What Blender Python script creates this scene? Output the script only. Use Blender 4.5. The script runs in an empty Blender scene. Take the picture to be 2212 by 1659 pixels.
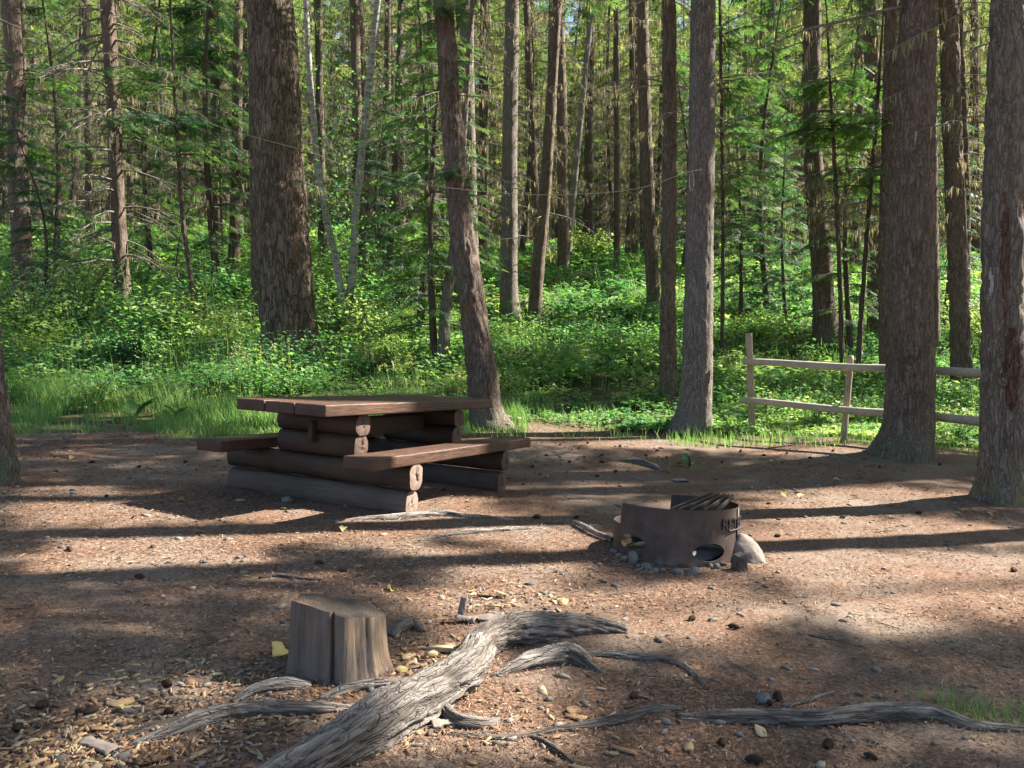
import bpy, bmesh, math, random
import numpy as np
from mathutils import Matrix, Vector, noise as mnoise

R = math.radians
rng = np.random.default_rng(7)
random.seed(7)
scene = bpy.context.scene
COL = scene.collection

# ------------------------------------------------------------------ camera
CAM = np.array([0.0, 0.0, 1.08])
PITCH = R(1.4)
FP = 1738.0                      # focal length in units of a 2212 wide picture
cam_d = bpy.data.cameras.new('camera'); cam = bpy.data.objects.new('camera', cam_d)
COL.objects.link(cam); scene.camera = cam
cam_d.sensor_width = 36; cam_d.lens = 36 * FP / 2212
cam_d.clip_start = 0.05; cam_d.clip_end = 3000
cam.location = CAM; cam.rotation_euler = (R(90) - PITCH, 0, 0)

# ------------------------------------------------------------------ sky, sun, exposure
SUN_EL, SUN_AZ = R(42), R(19.5)    # azimuth measured from +X towards +Y
SV = np.array([math.cos(SUN_EL) * math.cos(SUN_AZ), math.cos(SUN_EL) * math.sin(SUN_AZ), math.sin(SUN_EL)])
w = bpy.data.worlds.new('World'); scene.world = w; w.use_nodes = True
nt = w.node_tree; bg = nt.nodes['Background']
sky = nt.nodes.new('ShaderNodeTexSky'); sky.sky_type = 'NISHITA'; sky.sun_disc = False
sky.sun_elevation = SUN_EL; sky.sun_rotation = R(90) - SUN_AZ
sky.air_density = 1.0; sky.dust_density = 1.5; sky.ozone_density = 1.0
nt.links.new(sky.outputs[0], bg.inputs[0]); bg.inputs[1].default_value = 0.055
sun_d = bpy.data.lights.new('sun', 'SUN'); sun = bpy.data.objects.new('sun', sun_d); COL.objects.link(sun)
sun_d.energy = 5.0; sun_d.angle = R(0.53); sun_d.color = (1.0, 0.93, 0.82)
sun.rotation_euler = Vector(SV).to_track_quat('Z', 'Y').to_euler()
sun.location = (20, 8, 30)
vs = scene.view_settings; vs.view_transform = 'Standard'; vs.look = 'None'; vs.exposure = 2.2; vs.gamma = 1.0
cy = scene.cycles
cy.max_bounces = 6; cy.diffuse_bounces = 3; cy.glossy_bounces = 2; cy.transmission_bounces = 4
cy.transparent_max_bounces = 4; cy.caustics_reflective = False; cy.caustics_refractive = False
cy.use_denoising = True
try: cy.denoiser = 'OPENIMAGEDENOISE'
except Exception: pass

# ------------------------------------------------------------------ noise
def _h(ix, iy, iz):
    h = (ix.astype(np.uint32) * np.uint32(374761393)) ^ (iy.astype(np.uint32) * np.uint32(668265263)) ^ (iz.astype(np.uint32) * np.uint32(2246822519))
    h = (h ^ (h >> np.uint32(13))) * np.uint32(1274126177)
    h = (h ^ (h >> np.uint32(16))) * np.uint32(2654435761)
    return (h >> np.uint32(8)).astype(np.float64) / float(1 << 24)
def vnoise(x, y, z=0.0):
    x, y, z = np.broadcast_arrays(np.asarray(x, float), np.asarray(y, float), np.asarray(z, float))
    ix, iy, iz = np.floor(x).astype(np.int64), np.floor(y).astype(np.int64), np.floor(z).astype(np.int64)
    fx, fy, fz = x - ix, y - iy, z - iz
    fx, fy, fz = [f * f * (3 - 2 * f) for f in (fx, fy, fz)]
    r = 0
    for a in (0, 1):
        wx = fx if a else 1 - fx
        for b in (0, 1):
            wy = fy if b else 1 - fy
            for c in (0, 1):
                wz = fz if c else 1 - fz
                r = r + _h((ix + a) & 0xffffffff, (iy + b) & 0xffffffff, (iz + c) & 0xffffffff) * wx * wy * wz
    return r
def fbm(x, y, z=0.0, o=3):
    s, a, t = 0, 1, 0
    for k in range(o):
        s = s + a * vnoise(np.asarray(x) * 2 ** k + 17 * k, np.asarray(y) * 2 ** k + 5 * k, np.asarray(z) * 2 ** k); t += a; a *= .5
    return s / t

# ------------------------------------------------------------------ terrain and picture-to-place helpers
_ky = np.array([-400, 5.5, 7, 8, 9, 10.5, 12, 14, 16, 18.5, 25, 32, 40, 50, 70, 110, 900.])
_kz = np.array([0, 0, .02, .06, .11, .20, .45, .85, 1.35, 2.1, 3.9, 5.6, 7.0, 7.8, 8.4, 9.0, 9.0])
_ty = np.linspace(-20, 120, 2801); _tz = np.interp(_ty, _ky, _kz)
_k = np.hanning(41); _k /= _k.sum(); _tz = np.convolve(np.pad(_tz, 20, mode='edge'), _k, 'valid')
def height(x, y):
    x = np.asarray(x, float); y = np.asarray(y, float)
    z = -0.045 * 9 * np.tanh(x / 9) + np.interp(y, _ty, _tz)
    z = z + .15 * np.exp(-((x - 4.4) ** 2 / 2.2 + (y - 9.4) ** 2 / 2.4))
    z = z + .05 * np.exp(-((x - 3.9) ** 2 + (y - 7.1) ** 2) / .5)
    near = np.clip((40 - y) / 30, 0, 1)
    z = z + (.035 * (fbm(x * .7, y * .7, 3.3) - .5) + .016 * (fbm(x * 4, y * 4, 8.1) - .5)) * np.clip(np.abs(y) / 3, .6, 1)
    hill = np.clip((y - 11) / 8, 0, 1)
    z = z + hill * .9 * (fbm(x * .16, y * .16, 1.7) - .5)
    return z
CP, SP = math.cos(PITCH), math.sin(PITCH)
FW = np.array([0, CP, -SP]); UP = np.array([0, SP, CP])
def ray(u, v): return FW + np.array([1, 0, 0]) * (u - 1106) / FP + UP * (829.5 - v) / FP
def at(u, v, Y):
    d = ray(u, v); return CAM + d * (Y / d[1])
def ground(u, v):
    d = ray(u, v); t = np.concatenate([np.arange(1.2, 14, .01), np.arange(14, 90, .05)])
    P = CAM + t[:, None] * d
    b = np.nonzero(P[:, 2] <= height(P[:, 0], P[:, 1]))[0]
    p = P[b[0] if len(b) else -1].copy(); p[2] = float(height(p[0], p[1])); return p
def proj(P):
    P = np.asarray(P, float) - CAM
    d = P @ FW; d2 = np.where(np.abs(d) < 1e-6, 1e-6, d)
    return 1106 + FP * P[..., 0] / d2, 829.5 - FP * (P @ UP) / d2, d

# ------------------------------------------------------------------ materials
def mat(name):
    m = bpy.data.materials.new(name); m.use_nodes = True
    n = m.node_tree.nodes; l = m.node_tree.links
    return m, n, l, n['Principled BSDF'], n['Material Output']
def node(n, t, **k):
    x = n.new(t)
    for a, b in k.items():
        if a in x.inputs: x.inputs[a].default_value = b
        else: setattr(x, a, b)
    return x
def ramp(n, l, src, stops):
    r = n.new('ShaderNodeValToRGB'); e = r.color_ramp.elements
    while len(e) < len(stops): e.new(.5)
    for i, (p, c) in enumerate(stops): e[i].position = p; e[i].color = (*c, 1)
    l.new(src, r.inputs[0]); return r.outputs[0]
def coords(n, l, scale, kind='Object'):
    tc = n.new('ShaderNodeTexCoord'); mp = n.new('ShaderNodeMapping'); mp.inputs['Scale'].default_value = scale
    l.new(tc.outputs[kind], mp.inputs[0]); return mp.outputs[0]
def nz(n, l, vec, scale, detail=4, rough=.6, dist=0):
    t = n.new('ShaderNodeTexNoise'); t.inputs['Scale'].default_value = scale; t.inputs['Detail'].default_value = detail
    t.inputs['Roughness'].default_value = rough; t.inputs['Distortion'].default_value = dist
    if vec is not None: l.new(vec, t.inputs['Vector'])
    return t.outputs['Fac']
def mixc(n, l, fac, a, b, mode='MIX'):
    m = n.new('ShaderNodeMix'); m.data_type = 'RGBA'; m.blend_type = mode
    for sock, val in ((m.inputs['Factor'], fac), (m.inputs[6], a), (m.inputs[7], b)):
        if isinstance(val, (int, float)): sock.default_value = val
        elif isinstance(val, tuple): sock.default_value = (*val, 1)
        else: l.new(val, sock)
    return m.outputs[2]
def bump(n, l, bs, h, strength, dist):
    b = n.new('ShaderNodeBump'); b.inputs['Strength'].default_value = strength; b.inputs['Distance'].default_value = dist
    l.new(h, b.inputs['Height']); l.new(b.outputs[0], bs.inputs['Normal']); return b
def math_(n, l, op, a, b):
    m = n.new('ShaderNodeMath'); m.operation = op
    for s, v in ((m.inputs[0], a), (m.inputs[1], b)):
        if isinstance(v, (int, float)): s.default_value = v
        else: l.new(v, s)
    return m.outputs[0]

def leaf_mat(name, stops, trans=.45, tcol=(1.2, 1.35, .62), rough=.55):
    m, n, l, bs, out = mat(name)
    a = n.new('ShaderNodeAttribute'); a.attribute_name = 'tint'
    c = ramp(n, l, a.outputs['Fac'], stops)
    l.new(c, bs.inputs['Base Color']); bs.inputs['Roughness'].default_value = rough
    bs.inputs['Specular IOR Level'].default_value = .35
    t = n.new('ShaderNodeBsdfTranslucent'); tc = mixc(n, l, 1.0, c, tcol, 'MULTIPLY'); l.new(tc, t.inputs[0])
    mx = n.new('ShaderNodeMixShader'); mx.inputs[0].default_value = trans
    l.new(bs.outputs[0], mx.inputs[1]); l.new(t.outputs[0], mx.inputs[2]); l.new(mx.outputs[0], out.inputs[0])
    return m
M = {}
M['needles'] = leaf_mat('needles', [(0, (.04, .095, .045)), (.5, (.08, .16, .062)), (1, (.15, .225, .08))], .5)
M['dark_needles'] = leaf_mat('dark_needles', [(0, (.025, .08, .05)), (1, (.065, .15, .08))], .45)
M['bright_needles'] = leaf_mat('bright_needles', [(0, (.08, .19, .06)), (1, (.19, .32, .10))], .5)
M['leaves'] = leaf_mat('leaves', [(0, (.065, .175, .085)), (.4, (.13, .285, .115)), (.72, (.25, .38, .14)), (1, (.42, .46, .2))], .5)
M['birch_leaves'] = leaf_mat('birch_leaves', [(0, (.07, .18, .07)), (1, (.14, .28, .1))], .5)
M['grass'] = leaf_mat('grass', [(0, (.09, .2, .07)), (.6, (.19, .31, .11)), (.9, (.3, .36, .15)), (1, (.4, .35, .2))], .5)
M['lichen'] = leaf_mat('lichen', [(0, (.20, .18, .11)), (.6, (.32, .29, .18)), (1, (.46, .41, .27))], .45, (1.2, 1.1, .75), .9)
M['far_needles'] = leaf_mat('far_needles', [(0, (.08, .125, .055)), (.6, (.18, .23, .09)), (1, (.34, .36, .16))], .5)
M['dry_leaf'] = leaf_mat('dry_leaf', [(0, (.42, .33, .13)), (1, (.5, .45, .2))], .3, (1.2, 1.0, .5))

def bark_mat(name, dark, mid, light, sx=8, sz=1.7, plate=.6, moss=None, bd=.018):
    m, n, l, bs, out = mat(name)
    v = coords(n, l, (sx, sx, sz))
    oi = n.new('ShaderNodeObjectInfo')
    ad = n.new('ShaderNodeVectorMath'); ad.operation = 'ADD'; l.new(v, ad.inputs[0])
    cb = n.new('ShaderNodeCombineXYZ'); l.new(math_(n, l, 'MULTIPLY', oi.outputs['Random'], 60.), cb.inputs[2]); l.new(cb.outputs[0], ad.inputs[1])
    v = ad.outputs[0]
    a = nz(n, l, v, 3.2, 6, .68, .5)
    vo = n.new('ShaderNodeTexVoronoi'); vo.feature = 'DISTANCE_TO_EDGE'; vo.inputs['Scale'].default_value = 2.6
    wd = nz(n, l, v, 2.0, 3, .6)
    wt = n.new('ShaderNodeTexNoise'); wt.inputs['Scale'].default_value = 1.7; wt.inputs['Detail'].default_value = 4; l.new(v, wt.inputs['Vector'])
    va = n.new('ShaderNodeVectorMath'); va.operation = 'MULTIPLY_ADD'; l.new(wt.outputs['Color'], va.inputs[0]); va.inputs[1].default_value = (1.5, 1.5, 1.5); l.new(v, va.inputs[2]); l.new(va.outputs[0], vo.inputs['Vector'])
    crack = n.new('ShaderNodeMapRange'); crack.inputs[1].default_value = 0; crack.inputs[2].default_value = .13; l.new(vo.outputs['Distance'], crack.inputs[0])
    c = ramp(n, l, a, [(.22, dark), (.5, mid), (.78, light)])
    c = mixc(n, l, math_(n, l, 'MULTIPLY', math_(n, l, 'SUBTRACT', 1.0, crack.outputs[0]), plate), c, tuple(x * .35 for x in dark))
    big = nz(n, l, coords(n, l, (1.3, 1.3, .8)), 1.6, 4, .6)
    c = mixc(n, l, ramp(n, l, big, [(.35, (0, 0, 0)), (.7, (.55, .55, .55))]), c, mixc(n, l, .5, c, light))
    fl = nz(n, l, coords(n, l, (30, 30, 12)), 3., 2, .5)       # pale flakes of dead bark and lichen
    c = mixc(n, l, ramp(n, l, fl, [(.66, (0, 0, 0)), (.74, (.8, .8, .8))]), c, tuple(min(1, x * 1.8 + .03) for x in light))
    if moss:
        tc = n.new('ShaderNodeTexCoord'); sp = n.new('ShaderNodeSeparateXYZ'); l.new(tc.outputs['Object'], sp.inputs[0])
        hz = n.new('ShaderNodeMapRange'); hz.inputs[1].default_value = .5; hz.inputs[2].default_value = .05; l.new(sp.outputs[2], hz.inputs[0])
        mo = nz(n, l, coords(n, l, (6, 6, 5)), 2.2, 4, .6)
        f = math_(n, l, 'MULTIPLY', hz.outputs[0], ramp(n, l, mo, [(.45, (0, 0, 0)), (.6, (.8, .8, .8))]))
        c = mixc(n, l, f, c, moss)
    l.new(c, bs.inputs['Base Color']); bs.inputs['Roughness'].default_value = .9; bs.inputs['Specular IOR Level'].default_value = .2
    hgt = math_(n, l, 'MULTIPLY', a, crack.outputs[0])
    bump(n, l, bs, hgt, .9, bd)
    return m
M['bark_brown'] = bark_mat('bark_brown', (.045, .033, .026), (.14, .104, .08), (.27, .21, .165), moss=(.11, .14, .085))
M['bark_grey'] = bark_mat('bark_grey', (.075, .062, .053), (.19, .16, .135), (.32, .28, .24), 12, 2.2, moss=(.16, .17, .12))
M['bark_furrowed'] = bark_mat('bark_furrowed', (.05, .036, .027), (.15, .115, .086), (.27, .20, .135), 5, .8, .9, bd=.05)
M['bark_yellow_lichen'] = bark_mat('bark_yellow_lichen', (.06, .047, .038), (.16, .127, .1), (.28, .23, .19), moss=(.2, .17, .07))
M['bark_far'] = bark_mat('bark_far', (.05, .038, .03), (.11, .082, .062), (.18, .14, .11), 9, 2, .5)
M['dead_wood'] = bark_mat('dead_wood', (.13, .115, .10), (.22, .2, .175), (.32, .29, .255), 14, 2, .3)
def birch():
    m, n, l, bs, out = mat('birch_bark')
    a = nz(n, l, coords(n, l, (3, 3, 9)), 2.5, 4, .6); b = nz(n, l, coords(n, l, (1, 1, 30)), 1.5, 2)
    c = ramp(n, l, a, [(.3, (.06, .055, .05)), (.45, (.27, .25, .22)), (.75, (.46, .44, .40))])
    c = mixc(n, l, ramp(n, l, b, [(.62, (0, 0, 0)), (.68, (.7, .7, .7))]), c, (.08, .07, .06))
    l.new(c, bs.inputs['Base Color']); bs.inputs['Roughness'].default_value = .7; return m
M['birch_bark'] = birch()

def ground_mat():
    m, n, l, bs, out = mat('forest_floor')
    vo = coords(n, l, (1, 1, 1))
    big = nz(n, l, vo, .9, 5, .6, .3); mid = nz(n, l, vo, 5., 5, .65); fine = nz(n, l, vo, 55., 4, .7)
    vf = coords(n, l, (150, 150, 50)); grit = n.new('ShaderNodeTexVoronoi'); grit.inputs['Scale'].default_value = 1.0; l.new(vf, grit.inputs['Vector'])
    needle = ramp(n, l, fine, [(.25, (.036, .023, .017)), (.5, (.135, .08, .054)), (.75, (.28, .168, .108))])
    dust = ramp(n, l, fine, [(.25, (.105, .08, .063)), (.75, (.25, .196, .156))])
    sel = math_(n, l, 'ADD', math_(n, l, 'MULTIPLY', big, .75), math_(n, l, 'MULTIPLY', mid, .35))
    c = mixc(n, l, ramp(n, l, sel, [(.5, (0, 0, 0)), (.66, (1, 1, 1))]), needle, dust)
    gs = n.new('ShaderNodeSeparateColor'); l.new(grit.outputs['Color'], gs.inputs[0])
    c = mixc(n, l, ramp(n, l, gs.outputs[0], [(.9, (0, 0, 0)), (.94, (.45, .45, .45))]), c, (.34, .23, .155))
    c = mixc(n, l, ramp(n, l, gs.outputs[1], [(.84, (0, 0, 0)), (.9, (.5, .5, .5))]), c, (.055, .035, .026))
    a = n.new('ShaderNodeAttribute'); a.attribute_name = 'tint'
    soil = ramp(n, l, mid, [(.3, (.045, .036, .022)), (.5, (.07, .075, .03)), (.7, (.11, .12, .04))])
    c = mixc(n, l, a.outputs['Fac'], c, soil)
    l.new(c, bs.inputs['Base Color']); bs.inputs['Roughness'].default_value = .95; bs.inputs['Specular IOR Level'].default_value = .15
    h = math_(n, l, 'ADD', math_(n, l, 'MULTIPLY', fine, .6), math_(n, l, 'MULTIPLY', mid, .9))
    bump(n, l, bs, h, .8, .018)
    return m
M['floor'] = ground_mat()

def tint_mat(name, stops, rough=.8, bscale=40, bs_=.3, bd=.004, spec=.25):
    m, n, l, bs, out = mat(name)
    a = n.new('ShaderNodeAttribute'); a.attribute_name = 'tint'
    c = ramp(n, l, a.outputs['Fac'], stops)
    x = nz(n, l, coords(n, l, (1, 1, 1)), bscale, 4, .65)
    c = mixc(n, l, .6, c, ramp(n, l, x, [(.25, (.45, .45, .45)), (.75, (1.3, 1.3, 1.3))]), 'MULTIPLY')
    l.new(c, bs.inputs['Base Color']); bs.inputs['Roughness'].default_value = rough; bs.inputs['Specular IOR Level'].default_value = spec
    bump(n, l, bs, x, bs_, bd); return m
M['needle_litter'] = tint_mat('needle_litter', [(0, (.06, .038, .028)), (.4, (.17, .095, .06)), (.75, (.30, .18, .11)), (1, (.42, .30, .2))], .85)
M['chips'] = tint_mat('chips', [(0, (.06, .043, .032)), (.3, (.15, .1, .065)), (.55, (.30, .17, .085)), (.75, (.36, .25, .13)), (.9, (.44, .35, .22)), (1, (.25, .23, .21))], .8)
M['stone'] = tint_mat('stone', [(0, (.07, .068, .066)), (.5, (.15, .135, .12)), (1, (.3, .25, .2))], .85, 25, .5, .01)
M['cone'] = tint_mat('cone', [(0, (.02, .013, .009)), (.5, (.05, .03, .02)), (1, (.10, .058, .036))], .85)
def stone_obj(name, dark, light, sc=12):
    m, n, l, bs, out = mat(name)
    x = nz(n, l, coords(n, l, (1, 1, 1)), sc, 6, .65); y = nz(n, l, coords(n, l, (1, 1, 1)), sc * 9, 3, .6)
    c = ramp(n, l, x, [(.3, dark), (.7, light)]); c = mixc(n, l, .5, c, ramp(n, l, y, [(.3, (.6, .6, .6)), (.7, (1.2, 1.2, 1.2))]), 'MULTIPLY')
    l.new(c, bs.inputs['Base Color']); bs.inputs['Roughness'].default_value = .85
    bump(n, l, bs, math_(n, l, 'ADD', x, math_(n, l, 'MULTIPLY', y, .3)), .7, .01); return m
M['rock'] = stone_obj('rock', (.12, .1, .085), (.22, .185, .155))
M['grey_stone'] = stone_obj('grey_stone', (.09, .09, .09), (.2, .19, .18), 18)
M['char'] = stone_obj('char', (.03, .028, .027), (.13, .12, .112), 20)

def wood_paint(name, col, col2, streak=(3, 3, 3), wear=.5, rough=.55):
    m, n, l, bs, out = mat(name)
    a = nz(n, l, coords(n, l, streak), 5., 6, .65, .4); b = nz(n, l, coords(n, l, (1, 1, 1)), 3.2, 5, .6)
    d = nz(n, l, coords(n, l, tuple(s * 1.6 for s in streak)), 14., 3, .7)
    c = ramp(n, l, b, [(.3, col), (.7, col2)])
    c = mixc(n, l, .8, c, ramp(n, l, a, [(.25, (.2, .2, .2)), (.45, (.9, .9, .9)), (.8, (1.45, 1.42, 1.38))]), 'MULTIPLY')
    c = mixc(n, l, ramp(n, l, d, [(.66, (0, 0, 0)), (.76, (wear, wear, wear))]), c, (.27, .2, .16))
    l.new(c, bs.inputs['Base Color']); bs.inputs['Specular IOR Level'].default_value = .35
    rr = ramp(n, l, a, [(.3, (rough - .12,) * 3), (.7, (rough + .15,) * 3)]); l.new(rr, bs.inputs['Roughness'])
    bump(n, l, bs, a, .6, .008); return m
M['plank'] = wood_paint('plank_paint', (.056, .028, .0185), (.105, .055, .036), (16, 1.1, 16), .5, .5)
M['log'] = wood_paint('log_paint', (.032, .0195, .014), (.066, .04, .029), (1.0, 11, 11), .35, .6)
M['log_low'] = wood_paint('log_worn', (.075, .058, .048), (.125, .1, .085), (1.0, 11, 11), .35, .75)
M['log_end'] = wood_paint('log_end_grain', (.17, .115, .088), (.26, .19, .15), (6, 6, 6), .4, .8)
M['log_end_dark'] = wood_paint('log_end_painted', (.075, .044, .033), (.12, .077, .059), (6, 6, 6), .4, .7)
M['rail'] = wood_paint('weathered_rail', (.30, .26, .19), (.46, .41, .32), (1.0, 14, 14), .3, .8)
M['post'] = wood_paint('weathered_post', (.25, .2, .14), (.38, .32, .235), (14, 14, 1.), .3, .8)

def steel():
    m, n, l, bs, out = mat('rusted_steel')
    a = nz(n, l, coords(n, l, (1, 1, 1)), 9., 6, .65); b = nz(n, l, coords(n, l, (7, 7, 1.2)), 4., 4, .6); f = nz(n, l, coords(n, l, (1, 1, 1)), 160., 2, .6)
    c = ramp(n, l, a, [(.3, (.045, .033, .029)), (.5, (.082, .06, .053)), (.72, (.125, .085, .07))])
    c = mixc(n, l, .5, c, ramp(n, l, b, [(.3, (.65, .62, .62)), (.7, (1.2, 1.15, 1.1))]), 'MULTIPLY')
    tc = n.new('ShaderNodeTexCoord'); sp = n.new('ShaderNodeSeparateXYZ'); l.new(tc.outputs['Object'], sp.inputs[0])
    hz = n.new('ShaderNodeMapRange'); hz.inputs[1].default_value = .06; hz.inputs[2].default_value = 0; l.new(sp.outputs[2], hz.inputs[0])
    dm = nz(n, l, coords(n, l, (1, 1, 1)), 14., 4)
    c = mixc(n, l, math_(n, l, 'MULTIPLY', hz.outputs[0], ramp(n, l, dm, [(.4, (0, 0, 0)), (.65, (.8, .8, .8))])), c, (.28, .23, .2))
    ht = n.new('ShaderNodeMapRange'); ht.inputs[1].default_value = .2; ht.inputs[2].default_value = .33; l.new(sp.outputs[2], ht.inputs[0])
    c = mixc(n, l, math_(n, l, 'MULTIPLY', ht.outputs[0], ramp(n, l, a, [(.35, (0, 0, 0)), (.6, (.8, .8, .8))])), c, (.035, .028, .026))
    c = mixc(n, l, ramp(n, l, f, [(.62, (0, 0, 0)), (.72, (.6, .6, .6))]), c, (.17, .085, .05))
    l.new(c, bs.inputs['Base Color']); bs.inputs['Roughness'].default_value = .62; bs.inputs['Metallic'].default_value = .25
    bump(n, l, bs, f, .25, .002); return m
M['steel'] = steel()
def simple(name, c, rough=.7, metal=0):
    m, n, l, bs, out = mat(name)
    x = nz(n, l, coords(n, l, (1, 1, 1)), 22., 5, .65)
    cc = mixc(n, l, .5, c, ramp(n, l, x, [(.3, (.55, .55, .55)), (.7, (1.35, 1.3, 1.25))]), 'MULTIPLY')
    l.new(cc, bs.inputs['Base Color']); bs.inputs['Roughness'].default_value = rough; bs.inputs['Metallic'].default_value = metal
    bump(n, l, bs, x, .3, .004); return m
M['soot_steel'] = simple('sooty_steel', (.05, .045, .045), .5, .5)
M['bar_steel'] = simple('bar_steel', (.05, .04, .035), .6, .5)
M['ash'] = simple('ash', (.13, .125, .12), .95)
M['rope'] = simple('rope', (.5, .46, .3), .9)
M['scar'] = bark_mat('resin_scar', (.06, .034, .02), (.15, .09, .05), (.25, .165, .1), 8, 1.2, .7)
M['scar_red'] = bark_mat('reddish_wound', (.045, .024, .016), (.11, .062, .042), (.19, .125, .09), 8, 1.2, .7)
M['bare_wood'] = simple('bare_wood', (.36, .32, .27), .7)
M['bark_piece'] = simple('bark_piece', (.21, .17, .145), .85)
M['mushroom'] = simple('mushroom_cap', (.26, .19, .12), .7)
def stump_mats():
    m, n, l, bs, out = mat('stump_side')
    v = coords(n, l, (16, 16, 1.3)); a = nz(n, l, v, 2.2, 7, .7, .6); b = nz(n, l, coords(n, l, (3.5, 3.5, 1)), 3., 4, .6, .5)
    c = ramp(n, l, a, [(.2, (.04, .029, .022)), (.42, (.14, .108, .085)), (.6, (.19, .152, .125)), (.8, (.26, .21, .165))])
    c = mixc(n, l, ramp(n, l, b, [(.52, (0, 0, 0)), (.64, (.75, .75, .75))]), c, mixc(n, l, .55, c, (.27, .16, .075)))
    c = mixc(n, l, ramp(n, l, nz(n, l, coords(n, l, (5, 5, 1.2)), 2.4, 3), [(.56, (0, 0, 0)), (.68, (.8, .8, .8))]), c, (.06, .05, .045))
    l.new(c, bs.inputs['Base Color']); bs.inputs['Roughness'].default_value = .9; bump(n, l, bs, a, .9, .012)
    m2, n, l, bs, out = mat('stump_cut')
    a = nz(n, l, coords(n, l, (1, 1, 1)), 7., 6, .6); b = nz(n, l, coords(n, l, (1, 1, 1)), 70., 4, .7)
    c = ramp(n, l, a, [(.36, (.022, .018, .015)), (.52, (.075, .054, .04)), (.66, (.2, .125, .08))])
    c = mixc(n, l, .5, c, ramp(n, l, b, [(.3, (.6, .6, .6)), (.7, (1.35, 1.3, 1.25))]), 'MULTIPLY')
    wv = n.new('ShaderNodeTexWave'); wv.wave_type = 'RINGS'; wv.rings_direction = 'Z'; wv.inputs['Scale'].default_value = 26; wv.inputs['Distortion'].default_value = 3.; wv.inputs['Detail'].default_value = 3; l.new(coords(n, l, (1, 1, 1)), wv.inputs['Vector'])
    c = mixc(n, l, .45, c, ramp(n, l, wv.outputs['Fac'], [(.2, (.5, .5, .5)), (.6, (1.2, 1.2, 1.2))]), 'MULTIPLY')
    l.new(c, bs.inputs['Base Color']); bs.inputs['Roughness'].default_value = .9; bump(n, l, bs, b, .7, .006)
    return m, m2
M['stump_side'], M['stump_cut'] = stump_mats()
def root_mat():
    m, n, l, bs, out = mat('weathered_root')
    a_ = n.new('ShaderNodeAttribute'); a_.attribute_name = 'tint'; fl = n.new('ShaderNodeAttribute'); fl.attribute_name = 'flow'
    def fm(sc):
        mp = n.new('ShaderNodeMapping'); mp.inputs['Scale'].default_value = sc; l.new(fl.outputs['Vector'], mp.inputs[0]); return mp.outputs[0]
    x = nz(n, l, fm((7, 75, 75)), 1.6, 7, .72, .8); y = nz(n, l, coords(n, l, (1, 1, 1)), 6., 4, .6)
    vo = n.new('ShaderNodeTexVoronoi'); vo.feature = 'DISTANCE_TO_EDGE'; vo.inputs['Scale'].default_value = 1.
    wv = n.new('ShaderNodeVectorMath'); wv.operation = 'ADD'; l.new(fm((5.5, 62, 62)), wv.inputs[0]); wn = n.new('ShaderNodeTexNoise'); wn.inputs['Scale'].default_value = 3.; l.new(fm((7, 20, 20)), wn.inputs['Vector']); l.new(wn.outputs['Color'], wv.inputs[1]); l.new(wv.outputs[0], vo.inputs['Vector'])
    cr = n.new('ShaderNodeMapRange'); cr.inputs[2].default_value = .09; l.new(vo.outputs['Distance'], cr.inputs[0])
    c = ramp(n, l, a_.outputs['Fac'], [(0, (.06, .05, .043)), (.45, (.18, .157, .138)), (.75, (.30, .268, .242)), (1, (.42, .38, .345))])
    c = mixc(n, l, .65, c, ramp(n, l, x, [(.25, (.4, .39, .38)), (.5, (1, 1, 1)), (.75, (1.5, 1.48, 1.45))]), 'MULTIPLY')
    c = mixc(n, l, math_(n, l, 'MULTIPLY', math_(n, l, 'SUBTRACT', 1., cr.outputs[0]), .38), c, (.04, .033, .028))
    c = mixc(n, l, ramp(n, l, y, [(.5, (0, 0, 0)), (.72, (.55, .55, .55))]), c, mixc(n, l, .5, c, (.16, .1, .06)))
    l.new(c, bs.inputs['Base Color']); bs.inputs['Roughness'].default_value = .9; bs.inputs['Specular IOR Level'].default_value = .2
    bump(n, l, bs, math_(n, l, 'MULTIPLY', x, cr.outputs[0]), 1., .014); return m
M['root'] = root_mat()

# ------------------------------------------------------------------ mesh helpers
def make_mesh(name, V, F, tint=None, smooth=False, flow=None):
    me = bpy.data.meshes.new(name)
    V = np.asarray(V, np.float32)
    if not isinstance(F, list): F = [F]
    F = [np.asarray(f, np.int32) for f in F if len(f)]
    me.vertices.add(len(V)); me.vertices.foreach_set('co', V.ravel())
    tot = sum(f.size for f in F); npoly = sum(len(f) for f in F)
    me.loops.add(tot); me.loops.foreach_set('vertex_index', np.concatenate([f.ravel() for f in F]))
    st = []; o = 0
    for f in F:
        st.append(o + np.arange(len(f)) * f.shape[1]); o += f.size
    me.polygons.add(npoly); me.polygons.foreach_set('loop_start', np.concatenate(st).astype(np.int32))
    if smooth: me.polygons.foreach_set('use_smooth', np.ones(npoly, bool))
    if tint is not None:
        a = me.attributes.new('tint', 'FLOAT', 'POINT'); a.data.foreach_set('value', np.asarray(tint, np.float32))
    if flow is not None:
        a = me.attributes.new('flow', 'FLOAT_VECTOR', 'POINT'); a.data.foreach_set('vector', np.asarray(flow, np.float32).ravel())
    me.update(calc_edges=True); me.validate(); return me
def link(name, me, m=None, parent=None, loc=None):
    o = bpy.data.objects.new(name, me); COL.objects.link(o)
    if m is not None:
        me.materials.clear(); me.materials.append(m)
    if parent is not None: o.parent = parent
    if loc is not None: o.location = loc
    return o
def tag(o, label, cat, group=None):
    o['label'] = label; o['category'] = cat
    if group: o['group'] = group
    return o
def root(name, loc, label, cat, group=None):
    o = bpy.data.objects.new(name, None); COL.objects.link(o); o.location = loc; o.empty_display_size = .1
    return tag(o, label, cat, group)
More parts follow.
